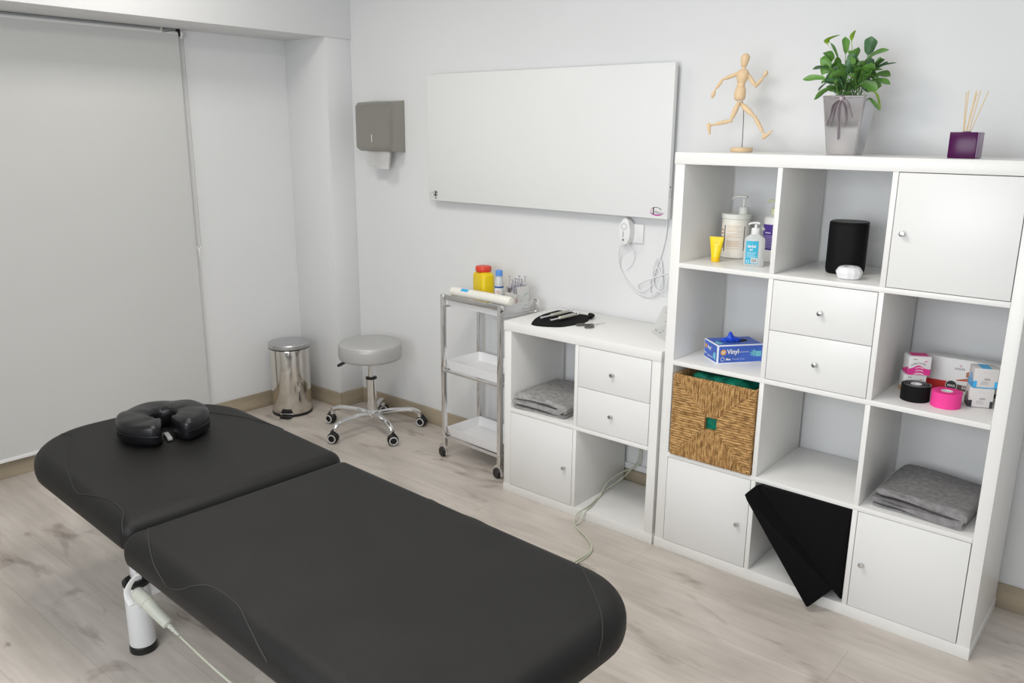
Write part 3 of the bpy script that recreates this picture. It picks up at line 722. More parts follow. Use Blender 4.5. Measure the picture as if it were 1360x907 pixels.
for k in range(12):
    px = -.030+.020*(k % 4)+random.uniform(-.003, .003); py = -.022+.020*(k//4)
    hgt = .128+random.uniform(-.012, .022); 
    s0 = thing('syringe', 'clear wrapped syringe standing in the pale carton on the trolley', 'syringe', (x+px*.98, y+py*.98, ZT+.0025), random.uniform(-.5, .5), 'wrapped syringes in the carton')
    bm = B(); tube(bm, [(0, 0, 0), (0, 0, .01), (random.uniform(-.004, .004), random.uniform(-.004, .004), hgt*.75)], [.004, .0055, .0055], 10); link('barrel', bm, MCLEAR, s0)
    bm = B(); tube(bm, [(0, 0, hgt*.75), (0, 0, hgt)], [.0022, .0022], 8); tube(bm, [(0, 0, hgt-.002), (0, 0, hgt)], .006, 10); link('plunger', bm, MCLEAR, s0)
    bm = B(); box(bm, (-.0055, -.0059, hgt*.45), (.0055, -.0050, hgt*.62)); link('barrel_print', bm, [MSCI, MCARDG, MGPR][k % 3], s0)

# ------------------------------------------------------------------ folded towels
def towel(name, label, loc, rz, path, th, depth, m, seed, amp=.006, ny=22, crush=0):
    random.seed(seed); P = spline([(x, 0, z) for x, z in path], 6); n = len(P)
    bm = B(); rows = []
    for j in range(ny+1):
        v = j/ny; yy = -depth/2+depth*v
        L_, R_ = [], []
        for i in range(n):
            a = P[max(i-1, 0)]; b = P[min(i+1, n-1)]; tt = (b-a); tt.y = 0; tt.normalize(); nn = Vector((-tt.z, 0, tt.x))
            off = Vector((.5*amp*noise.noise(Vector((P[i].z*30, yy*6, seed))), amp*1.5*noise.noise(Vector((P[i].x*9+seed, P[i].z*40, 3))), amp*noise.noise(Vector((P[i].x*7, yy*7, seed)))*min(1, P[i].z/.02)))
            off.z += -crush*abs(2*v-1)**3*P[i].z
            yo = yy+(off.y if j in (0, ny) or True else 0)
            e = th/2*(.55 if j in (0, ny) else 1)
            p = Vector((P[i].x+off.x, yo, P[i].z+off.z))
            L_.append(bm.verts.new(p+nn*e)); R_.append(bm.verts.new(p-nn*e))
        rows.append(L_+R_[::-1])
    m2 = len(rows[0])
    for j in range(ny):
        for k in range(m2): bm.faces.new((rows[j][k], rows[j][(k+1) % m2], rows[j+1][(k+1) % m2], rows[j+1][k]))
    bm.faces.new(rows[0]); 
    bm.faces.new(rows[-1][::-1])
    bmesh.ops.triangulate(bm, faces=[f for f in bm.faces if len(f.verts) > 4])
    zmin = min(v.co.z for v in bm.verts)
    for v in bm.verts: v.co.z -= zmin
    return tag(link(name, bm, m, None, smooth=70, loc=loc, rz=rz), label, 'towel')
p1 = [(-.13, .005), (0, .005), (.105, .005), (.125, .011), (.105, .017), (0, .018), (-.12, .017), (-.138, .024), (-.12, .031), (-.05, .036), (.02, .034), (.09, .030), (.118, .038), (.10, .046), (.02, .052), (-.06, .048), (-.112, .046), (-.122, .053), (-.105, .061), (-.03, .065), (.05, .060), (.11, .055)]
p1 += [(.137, .048), (.135, .036), (.128, .026)]
towel('folded_towel', 'light grey folded towel on the shelf of the low cabinet', (-.600, -.222, (.039+.351)*TZ+.0005), math.radians(4), p1, .0078, .29, MTOW, 2.3, .012)
p2 = [(-.135, .005), (0, .005), (.11, .005), (.128, .011), (.11, .017), (0, .017), (-.12, .017), (-.138, .023), (-.12, .029), (0, .029), (.10, .029), (.125, .035), (.11, .042), (0, .044), (-.10, .046), (-.128, .052), (-.118, .061), (-.08, .064), (0, .063), (.09, .060), (.122, .055), (.134, .045), (.134, .030)]
towel('folded_towel', 'dark grey folded towel on the lower right shelf of the tall unit', (.905, -.222, Z1), math.radians(-3), p2, .0085, .27, MTOW2, 7.1, .009, crush=.0)

# ------------------------------------------------------------------ items on low cabinet
t = thing('tool_pouch', 'flat black tool pouch lying open on the low cabinet', 'pouch', (-.605, -.205, SZ), 0)
bm = B(); poly = [(-.035, -.160), (.0, -.168), (.075, -.130), (.100, -.075), (.112, .0), (.100, .060), (.056, .125), (.030, .138), (-.015, .125), (-.035, .140), (-.105, .132), (-.114, .110), (-.110, .016), (-.080, -.08)]
poly = [(p.x, p.y) for p in spline([(a, b, 0) for a, b in poly+poly[:1]], 4)][:-1]
prism(bm, poly, 0, .0035, bev=.001); link('base_flap', bm, MBLKM, t)
bm = B(); tube(bm, spline([(.052, .134, .009), (.080, .118, .010), (.096, .075, .009)], 5), [.004]+[.010]*9+[.004], 12, flat=.7); link('rolled_flap', bm, MBLKM, t)
def tool(label, a, b, zz, sp):
    t = thing('steel_instrument', label, 'instrument', (0, 0, 0))
    a = Vector((*a, zz)); b = Vector((*b, zz+.002)); d = (b-a).normalized(); L_ = (b-a).length; s = Vector((-d.y, d.x, 0))
    bm = B(); tube(bm, [a+d*L_*.28, a+d*L_*.30, a+d*L_*.78, a+d*L_*.80], [.005, .0085, .0085, .005], 14); link('handle', bm, MTOOL, t)
    bm = B(); tube(bm, [a+d*.004, a+d*L_*.29], .0042, 10); tube(bm, [a, a+d*.007], .0062, 10); link('tip', bm, MCHR2, t)
    bm = B(); tube(bm, spline([a+d*L_*.79, a+d*L_*.86+s*.012, a+d*L_*.98+s*.016], 4), .003, 8); tube(bm, spline([a+d*L_*.79, a+d*L_*.86-s*.008, a+d*L_*.98-s*.002+Vector((0, 0, .004))], 4), .003, 8); link('fork', bm, MCHR2, t)
tool('steel instrument on the black pouch, the one nearer the wall', (-.650, -.285), (-.635, -.075), SZ+.013, 1)
tool('steel instrument on the black pouch, the one nearer the front edge', (-.592, -.300), (-.575, -.110), SZ+.013, 1)
t = thing('scissors', 'small grey-handled scissors beside the black pouch', 'scissors', (-.440, -.205, SZ+.004), math.radians(74))
bm = B()
for sg, cx in ((1, -.045), (-1, -.040)):
    P = [(cx+.020*math.cos(2*PI*k/20), sg*.024+.0135*math.sin(2*PI*k/20), 0) for k in range(20)]; tube(bm, P, .0032, 8, closed=True)
    tube(bm, [(cx+.018, sg*.014, 0), (.0, 0, 0)], .0038, 8)
link('handles', bm, MSCI, t)
bm = B(); prism(bm, [(-.008, -.005), (.065, -.0005), (.065, .001), (-.008, .005)], -.001, .001); link('blades', bm, MCHR2, t)
# leaflet
t = thing('leaflet', 'printed paper leaflet leaning against the tall unit on the low cabinet', 'leaflet', (-.012, -.215, SZ), 0)
bm = B(); q = [(-.040, -.055, .0), (-.002, -.10, .030), (-.002, -.015, .130), (-.055, .045, .128), (-.085, .02, .035)]
q = [(-.185, .065, .001), (-.065, -.030, .001), (.008, .020, .128), (-.142, .078, .112)]
bm.faces.new([bm.verts.new(p) for p in q]); bmesh.ops.solidify(bm, geom=bm.faces[:], thickness=.0006); link('sheet', bm, MPAPER, t, smooth=0)
bm = B(); random.seed(8)
A0, A1, A2, A3 = [Vector(p) for p in q]; nn = (A1-A0).cross(A3-A0).normalized()
if nn.y > 0: nn = -nn
for k in range(16):
    u, v = random.uniform(.08, .8), random.uniform(.1, .9); du, dv = random.choice(((.13, .012), (.05, .03), (.02, .06), (.2, .01)))
    def S(u, v): return A0.lerp(A1, u).lerp(A3.lerp(A2, u), v)+nn*.0009
    bm.faces.new([bm.verts.new(S(a, b)) for a, b in ((u, v), (u+du, v), (u+du, v+dv), (u, v+dv))])
link('leaflet_print', bm, MGPR, t, smooth=0)

# ------------------------------------------------------------------ items on tall unit top
# jointed figure
t = thing('wooden_mannequin', 'jointed wooden artist mannequin posed running on top of the tall unit', 'figurine', (0, -.15, 0), 0)
y0 = 0
def jp(x, z, y=0): return Vector((x, y, z))
def piece(name, f):
    bm = B(); f(bm); return link(name, bm, MWOOD, t, smooth=60)
piece('stand', lambda bm: lathe(bm, [(.036, zt+.0), (.038, zt+.001), (.038, zt+.014), (.036, zt+.016)], 40, c=(.131, 0, 0)))
bm = B(); tube(bm, spline([(.130, .004, zt+.014), (.128, .006, 1.56), (.125, .006, 1.625), (.116, .004, 1.668)], 6), .0013, 8); plabel(link('rod', bm, mat('dark_wire', (.05, .05, .05), .4, .5), t), 'thin dark metal rod')
piece('head', lambda bm: tube(bm, [(.1165, 0, 1.773), (.1165, 0, 1.776), (.117, 0, 1.785), (.119, 0, 1.798), (.1205, 0, 1.808), (.121, 0, 1.816), (.121, 0, 1.8185)], [.006, .0095, .0125, .0155, .0150, .009, .002], 20))
piece('neck', lambda bm: limb(bm, (.1165, 0, 1.762), (.1165, 0, 1.775), .006, .006))
piece('chest', lambda bm: tube(bm, [(.1165, 0, 1.767), (.1165, 0, 1.764), (.116, 0, 1.755), (.114, 0, 1.742), (.112, 0, 1.727), (.111, 0, 1.721)], [.008, .014, .0215, .0215, .0165, .013], 22, flat=1))
piece('waist', lambda bm: limb(bm, (.111, 0, 1.703), (.111, 0, 1.726), .0125, .0125, bulge=.15))
piece('pelvis', lambda bm: tube(bm, [(.111, 0, 1.708), (.111, 0, 1.705), (.110, 0, 1.69), (.109, 0, 1.675), (.109, 0, 1.665), (.109, 0, 1.661)], [.012, .0165, .0195, .020, .0175, .011], 22))
def ball(bm, p, r): bmesh.ops.create_uvsphere(bm, u_segments=16, v_segments=10, radius=r, matrix=Matrix.Translation(p))
def arm(S, E, W_, Hd):
    piece('upper_arm', lambda bm: (ball(bm, S, .0068), limb(bm, S, Vector(E).lerp(Vector(S), .06), .0072, .0055)))
    piece('forearm', lambda bm: (ball(bm, E, .0056), limb(bm, E, Vector(W_).lerp(Vector(E), .06), .0062, .0042)))
    piece('hand', lambda bm: (ball(bm, W_, .004), limb(bm, W_, Hd, .0045, .0040, bulge=.7)))
arm((.098, -.006, 1.752), (.047, -.014, 1.733), (.018, -.012, 1.697), (.008, -.010, 1.671))
arm((.136, .006, 1.742), (.167, -.004, 1.708), (.200, -.016, 1.738), (.211, -.018, 1.757))
def legp(S, K, An, f0, f1):
    piece('thigh', lambda bm: (ball(bm, S, .008), limb(bm, S, Vector(K).lerp(Vector(S), .05), .0095, .0068)))
    piece('shin', lambda bm: (ball(bm, K, .0068), limb(bm, K, Vector(An).lerp(Vector(K), .05), .0075, .0048)))
    piece('foot', lambda bm: (ball(bm, An, .005), tube(bm, [f0, Vector(f0).lerp(Vector(f1), .12), Vector(f0).lerp(Vector(f1), .5), f1], [.003, .0065, .0065, .003], 14)))
legp((.108, -.006, 1.650), (.086, -.010, 1.593), (.010, -.004, 1.578), (-.003, -.004, 1.586), (.006, -.004, 1.545))
legp((.114, .006, 1.650), (.171, .000, 1.606), (.209, .002, 1.547), (.203, .0, 1.533), (.239, -.002, 1.559))

# plant
px_, py_ = .508, -.20
t = thing('potted_plant', 'leafy green plant in a square silver pot on top of the tall unit', 'plant', (px_, py_, zt), math.radians(2))
bm = B(); rs = []
for hw, z, ins in ((.044, 0, .004), (.046, .003, .003), (.066, .176, 0), (.067, .180, 0), (.064, .181, 0), (.062, .165, 0)):
    rs.append([bm.verts.new((a, b, z)) for a, b in rrect(-hw, hw, -hw, hw, .008, 4)])
n = len(rs[0])
for i in range(len(rs)-1):
    for k in range(n): bm.faces.new((rs[i][k], rs[i][(k+1) % n], rs[i+1][(k+1) % n], rs[i+1][k]))
bm.faces.new(rs[0][::-1]); pot = link('pot', bm, MPOT, t, smooth=40)
bm = B(); prism(bm, rrect(-.061, .061, -.061, .061, .008, 4), .16, .166); link('soil', bm, MSOIL, t)
bm = B()
def rib(pts, w):
    P = spline(pts, 6); tube(bm, P, w, 8, flat=.25)
def pf(z): return -(.046+.020*(z-.003)/.173)-.004
rib([(-.005, pf(.17), .172), (-.028, pf(.15)-.006, .155), (-.036, pf(.12), .125), (-.048, pf(.09), .092)], .008)
rib([(-.005, pf(.17), .172), (.012, pf(.16)-.008, .160), (.022, pf(.14), .138), (.030, pf(.11), .115)], .0075)
rib([(-.005, pf(.17), .172), (-.012, pf(.14)-.003, .140), (-.010, pf(.09), .09), (-.008, pf(.05), .048)], .0085)
rib([(-.005, pf(.17), .172), (.008, pf(.14)-.003, .140), (.012, pf(.10), .105), (.006, pf(.09), .090)], .008)
rib([(-.005, pf(.17), .172), (-.022, pf(.15)-.003, .150), (-.030, pf(.11), .105), (-.036, pf(.09), .088)], .005)
rib([(-.066, -.060, .174), (-.03, pf(.174), .175), (.02, pf(.174), .174), (.064, -.064, .174)], .004)
bmesh.ops.create_uvsphere(bm, u_segments=12, v_segments=8, radius=.008, matrix=Matrix.Translation((-.005, pf(.17)-.003, .171)))
plabel(link('ribbon', bm, MRIB, pot, smooth=60), 'mauve satin ribbon bow')
def leaf(bm, base, ctrl, tip, w, twist=0, curl=0, lobes=0, mi=0, stem=.38):
    P = spline([base, ctrl, tip], 9); n = len(P); prev = None
    for i, p in enumerate(P):
        s = i/(n-1)
        tt = (P[min(i+1, n-1)]-P[max(i-1, 0)]).normalized()
        sd = tt.cross(Vector((0, 0, 1)))
        if sd.length < .05: sd = Vector((1, 0, 0))
        sd.normalize(); sd = Matrix.Rotation(twist+curl*s, 3, tt) @ sd
        up = sd.cross(tt)
        u = max(0, (s-stem)/(1-stem))
        ww = w*(math.sin(PI*min(1, u**.75))**.9 if u > 0 else 0)*(1+lobes*math.sin(s*17))+.0012
        row = [bm.verts.new(p-sd*ww+up*ww*.25), bm.verts.new(p-sd*ww*.5+up*ww*.02), bm.verts.new(p-up*ww*.12), bm.verts.new(p+sd*ww*.5+up*ww*.02), bm.verts.new(p+sd*ww+up*ww*.25)]
        if prev:
            for k in range(4): f = bm.faces.new((prev[k], prev[k+1], row[k+1], row[k])); f.material_index = mi
        prev = row
random.seed(11)
bm = B()
# characteristic large leaves: (tip dx, dy, z), width
KEY = [((-.125, -.01, .265), .024, .9), ((-.080, .0, .345), .018, .6), ((-.035, .0, .360), .012, .2), ((.050, -.02, .355), .019, .3), ((.100, .0, .315), .018, .8), ((.130, -.02, .275), .012, 1.4), ((.120, -.02, .212), .017, .5), ((-.150, -.02, .235), .011, 1.2), ((-.100, -.04, .170), .012, .6), ((.105, -.05, .135), .009, .5), ((-.020, -.06, .270), .020, .4), ((-.095, -.01, .315), .028, .3), ((.015, -.02, .325), .014, .9), ((.085, .02, .29), .020, .3), ((-.055, -.03, .28), .018, 1.0), ((.060, -.05, .25), .022, .4), ((.015, -.07, .235), .018, .3), ((-.110, .02, .20), .014, .2), ((.105, .03, .24), .018, .9)]
for (tp, wd, cl) in KEY:
    bx, by = random.uniform(-.03, .03), random.uniform(-.03, .03)
    tip = Vector(tp); base = Vector((bx, by, .165)); c = base.lerp(tip, .5)+Vector((tp[0]*.05, tp[1]*.1, .028+.02*random.random()))
    leaf(bm, base, c, tip, wd, twist=random.uniform(-.5, .5), curl=random.uniform(-cl, cl), lobes=.15, mi=random.choice((0, 0, 1)), stem=.5)
for k in range(74):
    a = random.uniform(0, 2*PI); R_ = random.uniform(.02, .11); z = random.uniform(.19, .30) if R_ > .05 else random.uniform(.22, .32)
    base = Vector((random.uniform(-.035, .035), random.uniform(-.035, .035), .163)); tip = Vector((R_*math.cos(a), R_*math.sin(a)*.8, z))
    c = base.lerp(tip, .55)+Vector((0, 0, random.uniform(.01, .045)))
    leaf(bm, base, c, tip, random.uniform(.010, .019), twist=random.uniform(-1.3, 1.3), curl=random.uniform(-1.4, 1.4), lobes=.22, mi=random.choice((0, 1, 0)), stem=random.uniform(.3, .6))
link('foliage', bm, [MLEAF, MLEAF2], t, smooth=60)
bm = B(); leaf(bm, Vector((.03, -.05, .17)), Vector((.085, -.06, .19)), Vector((.112, -.065, .135)), .008); leaf(bm, Vector((-.04, 0, .30)), Vector((-.088, -.01, .345)), Vector((-.045, -.02, .365)), .011); leaf(bm, Vector((-.01, 0, .32)), Vector((-.012, -.01, .355)), Vector((.0, -.02, .375)), .006)
plabel(link('young_leaf', bm, mat('yellow_green_leaf', (.25, .42, .03), .4, var=.2, vscale=30), t, smooth=60), 'bright yellow-green young leaves')

# reed diffuser
t = thing('reed_diffuser', 'dark purple square reed diffuser on the right of the tall unit top', 'diffuser', (.868, -.262, zt), 0)
bm = B(); box(bm, (-.036, -.036, 0), (.036, .036, .073), .0015); link('jar', bm, MDIF, t)
bm = B(); box(bm, (.0362, -.034, .002), (.0385, .036, .0725), .0008); link('side_plate', bm, MDIFI, t)
bm = B(); lathe(bm, [(.010, .073), (.011, .0745), (.009, .0755)], 20); link('opening', bm, MDIFI, t)
for (bx, tx, tz) in ((-.008, -.012, .188), (-.003, .010, .188), (.004, .022, .187), (.008, .044, .185), (-.010, -.018, .183), (-.002, .013, .181)):
    bm = B(); tube(bm, [(bx, 0, .072), (tx*.9, .0, tz)], .0015, 6); link('reed', bm, MREED, t)

# ------------------------------------------------------------------ tall unit cells
# yellow tube
t = thing('cream_tube', 'small yellow cream tube standing on its cap on the top left shelf', 'tube', (.118, -.268, Z3), math.radians(14))
bm = B(); rs = []
for i in range(9):
    s = i/8; hx = .0155+.010*s; hy = .0145*(1-s)**.8+.0008
    rs.append([bm.verts.new((hx*math.cos(2*PI*k/24), hy*math.sin(2*PI*k/24), .016+.072*s)) for k in range(24)])
for i in range(8):
    for k in range(24): bm.faces.new((rs[i][k], rs[i][(k+1) % 24], rs[i+1][(k+1) % 24], rs[i+1][k]))
bm.faces.new(rs[0][::-1]); bm.faces.new(rs[-1]); link('body', bm, MYEL2, t, smooth=60)
bm = B(); lathe(bm, [(.0145, 0), (.0155, .001), (.0155, .0165), (.0148, .0175)], 28); plabel(link('cap', bm, mat('deep_yellow_cap', (.90, .55, .0), .3), t), 'deeper yellow cap')
bm = B(); ring(bm, 0, .066, .0045, .0015, y=-.0068, seg=14); box(bm, (-.010, -.0085, .053), (.010, -.0080, .055)); box(bm, (-.009, -.0098, .046), (.008, -.0093, .0475)); box(bm, (-.009, -.011, .038), (.008, -.0105, .039)); box(bm, (-.009, -.0124, .030), (.008, -.0119, .031)); link('label_print', bm, MYELD, t, smooth=0)
# big pump tub
t = thing('pump_jar', 'large round white cream jar with a pump on the top left shelf', 'jar', (.118, -.120, Z3), 0)
bm = B(); lathe(bm, [(.044, 0), (.050, .003), (.0505, .008), (.0505, .138), (.049, .142)], 48); link('jar_body', bm, mat('ivory_plastic', (.82, .80, .73), .4), t)
bm = B(); lathe(bm, [(.051, .142), (.053, .144), (.053, .156), (.051, .160), (.01, .161)], 48); link('lid', bm, mat('white_translucent_lid', (.80, .81, .76), .35), t)
bm = B(); lathe(bm, [(.016, .160), (.0165, .162), (.0165, .182), (.014, .186)], 24, c=(.024, 0, 0)); tube(bm, [(.024, 0, .185), (.024, 0, .214)], .0045, 10); tube(bm, spline([(.036, .0, .220), (.02, 0, .222), (-.005, -.006, .220), (-.018, -.010, .212)], 5), [.008]*6+[.0065]*5+[.005]*5, 12, flat=.7); link('pump', bm, mat('white_pump', (.80, .81, .77), .35), t)
bm = B()
def arc_label(bm, r, a0, a1, z0, z1, n=14):
    for k in range(n):
        A, Bb = a0+(a1-a0)*k/n, a0+(a1-a0)*(k+1)/n
        bm.faces.new([bm.verts.new((r*math.cos(a), r*math.sin(a), z)) for a, z in ((A, z0), (Bb, z0), (Bb, z1), (A, z1))])
arc_label(bm, .0508, -2.62, -.35, .018, .124); lb = link('label', bm, mat('cream_label', (.84, .80, .73), .45), t, smooth=60)
bm = B(); arc_label(bm, .0511, -2.02, -1.93, .026, .120, 2); link('label_stripe', bm, MLINE, lb, smooth=60); bm = B(); arc_label(bm, .0511, -.52, -.46, .03, .118, 2); link('label_stripe', bm, MLINE, lb, smooth=60)
bm = B(); arc_label(bm, .0510, -2.60, -2.06, .036, .078, 6); link('label_picture', bm, MSKIN, lb, smooth=60)
bm = B()
for k, z in enumerate((.118, .112, .104, .098, .090, .084, .078, .064, .060, .056, .052, .048, .044, .036)): arc_label(bm, .0511, -1.78, -.72-.1*(k % 3), z, z+.0012, 8)
link('label_print', bm, MBRN, lb, smooth=60)
bm = B(); arc_label(bm, .0511, -2.5, -2.1, .088, .092, 6); arc_label(bm, .0511, -2.4, -2.1, .10, .104, 6); link('label_print', bm, MSKIN, lb, smooth=60)
# sanitizer
t = thing('sanitizer_bottle', 'clear hand sanitizer bottle with white pump and blue label on the top left shelf', 'bottle', (.262, -.272, Z3), math.radians(20))
bm = B(); rs = []
for (hx, hy, z) in ((.032, .017, 0), (.0345, .019, .003), (.0345, .019, .088), (.031, .018, .098), (.018, .014, .108), (.0125, .0125, .112)):
    rs.append([bm.verts.new((a, b, z)) for a, b in rrect(-hx, hx, -hy, hy, min(hx, hy)*.85, 6)])
n = len(rs[0])
for i in range(len(rs)-1):
    for k in range(n): bm.faces.new((rs[i][k], rs[i][(k+1) % n], rs[i+1][(k+1) % n], rs[i+1][k]))
bm.faces.new(rs[0][::-1]); bm.faces.new(rs[-1]); link('body', bm, MCLR, t, smooth=50)
bm = B(); lathe(bm, [(.0145, .110), (.0150, .112), (.0150, .128), (.0125, .131)], 24); tube(bm, [(0, 0, .13), (0, 0, .143)], .005, 10); tube(bm, spline([(.012, 0, .146), (0, 0, .148), (-.018, -.004, .146), (-.024, -.006, .141)], 4), [.007]*5+[.006]*4+[.004]*4, 12, flat=.65); link('pump', bm, MWP, t)
bm = B(); box(bm, (-.0265, -.0200, .010), (.014, -.0193, .088), .0003); lb = link('label', bm, MCYAN, t)
text('label_text', 'derbal', .0125, MCARD, lb, (-.022, -.0203, .066), bold=.0003, sx=.9); text('label_text', 'gel', .009, MCARD, lb, (-.014, -.0203, .056), bold=.0002)
bm = B(); box(bm, (-.008, -.0204, .013), (.013, -.0201, .030)); link('barcode_patch', bm, MCARD, lb, smooth=0)
bm = B()
for k in range(9): box(bm, (-.006+.002*k, -.0206, .015), (-.0052+.002*k+.0004*(k % 2), -.0205, .028))
link('barcode', bm, MLINE, lb, smooth=0)
bm = B()
for k in range(5): box(bm, (-.023, -.0204, .048-.004*k), (.010-.003*(k % 3), -.0201, .0492-.004*k))
ring(bm, -.018, .018, .0045, .0018, y=-.0203, seg=10)
link('label_print', bm, mat('pale_blue_print', (.55, .78, .85), .5), lb, smooth=0)
# purple bottle
t = thing('lotion_bottle', 'tall white pump bottle with a purple label behind the divider on the top left shelf', 'bottle', (.268, -.130, Z3), 0)
bm = B(); lathe(bm, [(.032, 0), (.036, .004), (.0365, .01), (.0365, .150), (.034, .158), (.018, .166), (.014, .168)], 40); link('body', bm, MWP, t)
bm = B(); lathe(bm, [(.0155, .168), (.016, .170), (.016, .186), (.013, .190)], 24); tube(bm, [(0, 0, .19), (0, 0, .212)], .005, 10); tube(bm, spline([(.012, 0, .214), (0, 0, .216), (-.022, -.004, .214), (-.03, -.006, .208)], 4), .0055, 12, flat=.65); link('pump', bm, mat('pale_lime_pump', (.74, .78, .50), .4), t)
bm = B(); arc_label(bm, .0368, -2.9, -.2, .045, .134, 20); lb = link('label', bm, MPUR, t, smooth=60)
bm = B(); arc_label(bm, .0370, -2.1, -1.5, .103, .107, 4)
for k in range(9): arc_label(bm, .0370, -2.3, -1.1-.08*(k % 3), .094-.0052*k, .0952-.0052*k, 8)
text('label_text', 'fisio', .017, MCARD, lb, (-.0385, -.0200, .112), (PI/2, 0, -.62), bold=.0003, sx=.8)
link('label_print', bm, mat('lilac_print', (.62, .58, .80), .5), lb, smooth=60)
# speaker
t = thing('speaker', 'black rounded speaker on the top shelf of the middle column', 'speaker', (.545, -.190, Z3), math.radians(12))
bm = B(); rs = []
for sc, z in ((.90, 0), (.96, .003), (.985, .010), (1, .014), (1, .158), (.985, .1595), (.985, .161), (1, .1625), (.985, .1665), (.95, .168)):
    rs.append([bm.verts.new((a*sc, b*sc, z)) for a, b in rrect(-.060, .060, -.060, .060, .046, 8)])
n = len(rs[0])
for i in range(len(rs)-1):
    for k in range(n): bm.faces.new((rs[i][k], rs[i][(k+1) % n], rs[i+1][(k+1) % n], rs[i+1][k]))
bm.faces.new(rs[0][::-1]); bm.faces.new(rs[-1]); link('body', bm, mat('black_speaker_grille', (.003, .003, .0035), .6, spec=.2, bump=.3, bscale=900), t, smooth=35)
bm = B(); prism(bm, rrect(-.056, .056, -.056, .056, .043, 8), .1682, .1690); link('touch_top', bm, mat('dark_grey_top', (.03, .03, .028), .5), t)
# white puck
t = thing('tabletop_device', 'small white faceted ring-shaped device in front of the black speaker', 'device', (.597, -.305, Z3), .2)
bm = B(); sg = 12; lathe(bm, [(.026, 0), (.034, .003), (.0405, .020), (.0405, .024), (.033, .036), (.026, .0395), (.017, .039), (.014, .034), (.004, .032)], sg); link('housing', bm, mat('glossy_white', (.85, .85, .87), .3), t, smooth=20)
bm = B()
for k in range(6): box(bm, (-.02+.005*k, -.0362, .0035), (-.0185+.005*k, -.0350, .0050))
link('vent_dot', bm, MGPR, t, smooth=0)
bm = B(); lathe(bm, [(.0165, .0392), (.0165, .0396), (.0145, .0396), (.0145, .0392)], 20, cap=False); link('light_ring', bm, MGPR, t)

# vinyl gloves box
t = thing('glove_box', 'blue carton of vinyl gloves on the second shelf of the tall unit', 'box', (.182, -.330, Z2), math.radians(51))
# origin at the near front corner; long side runs +x, short side runs +y
Lx, Ly, Hz = .175, .114, .069
bm = B(); box(bm, (0, 0, 0), (Lx, Ly, Hz), .0008); bx_ = link('carton', bm, MVWH, t)
bm = B(); box(bm, (.005, -.0006, .005), (Lx-.004, .0001, Hz-.004)); box(bm, (-.0006, .005, .005), (.0001, Ly-.005, Hz-.004))
prism(bm, [(.004, .004), (Lx-.004, .004), (Lx-.004, Ly-.004), (.004, Ly-.004)], Hz, Hz+.0005)
fb = link('printed_panel', bm, MVBOX, bx_, smooth=0)
def disc(bm, cx, cz, r, y=-.0010, n=20, axis='y'):
    if axis == 'y': bm.faces.new([bm.verts.new((cx+r*math.cos(2*PI*k/n), y, cz+r*math.sin(2*PI*k/n))) for k in range(n)])
    else: bm.faces.new([bm.verts.new((y, cx+r*math.cos(2*PI*k/n), cz+r*math.sin(2*PI*k/n))) for k in range(n)])
bm = B(); disc(bm, .022, .043, .0105); disc(bm, Ly-.018, .046, .0085, axis='x'); plabel(link('size_badge', bm, MORG, bx_, smooth=0), 'orange round badge')
text('box_text', 'M', .014, MCARD, bx_, (.0165, -.0014, .038), bold=.0003)
text('box_text', 'Vinyl', .024, MCARD, bx_, (.036, -.0011, .037), bold=.0006, sx=.95)
text('box_text', 'Examination Gloves', .0058, MCARD, bx_, (.082, -.0011, .041), sx=.8)
text('box_text', 'Blue', .010, MCARD, bx_, (.033, -.0011, .014), bold=.0004)
text('box_text', 'Powder Free', .010, mat('pale_blue_lettering', (.42, .52, .80), .5), bx_, (.058, -.0011, .014), sx=.9)
text('box_text', 'Vinyl', .017, MCARD, bx_, (-.0011, Ly-.030, .040), (PI/2, 0, -PI/2), bold=.0004, sx=.9)
text('box_text', 'Blue', .008, MCARD, bx_, (-.0011, Ly-.010, .018), (PI/2, 0, -PI/2), bold=.0002)
text('box_text', 'Powder Free', .008, MCARD, bx_, (-.0011, Ly-.032, .014), (PI/2, 0, -PI/2))
bm = B(); ring(bm, .020, .018, .0068, .0014, y=-.0010, seg=18); link('round_mark', bm, MCARD, bx_, smooth=0)
bm = B()
for a, L_ in ((2.2, .020), (2.6, .024), (2.95, .026), (3.3, .024), (3.75, .016)):
    c, s = math.cos(a), math.sin(a); o = Vector((.150, -.0010, .034)); dd = Vector((c, 0, s)); pp = Vector((-s, 0, c))*.0028
    bm.faces.new([bm.verts.new(v) for v in (o-pp, o+pp, o+dd*L_+pp*.7, o+dd*L_-pp*.7)])
bm.faces.new([bm.verts.new(v) for v in ((.146, -.0011, .024), (.168, -.0011, .024), (.168, -.0011, .044), (.146, -.0011, .044))])
prism(bm, [(.018, .015), (.035, .03), (.02, .045), (.03, .06), (.008, .05), (.008, .02)], Hz+.0005, Hz+.0009)
bm.faces.new([bm.verts.new(v) for v in ((-.0010, .012, .012), (-.0010, .035, .016), (-.0010, .03, .036), (-.0010, .014, .040))])
link('glove_picture', bm, MTEAL, bx_, smooth=0)
bm = B(); prism(bm, [(.088+.052*math.cos(2*PI*k/28), .060+.026*math.sin(2*PI*k/28)) for k in range(28)], Hz+.0004, Hz+.0012); link('opening', bm, MHOLE, bx_, smooth=0)
bm = B(); bmesh.ops.create_icosphere(bm, subdivisions=4, radius=1)
for v in bm.verts:
    c = v.co.copy(); k = 1+.35*noise.noise(c*2.2)+.12*noise.noise(c*7)
    pk = math.exp(-((c.x+.15)**2+c.y**2)/.10)*(.021 if c.z > 0 else 0)
    v.co = Vector((.078+c.x*.036*k, .058+c.y*.020*k, Hz+.004+c.z*.010*k+pk))
for v in bm.verts: v.co.z = max(v.co.z, Hz+.0014)
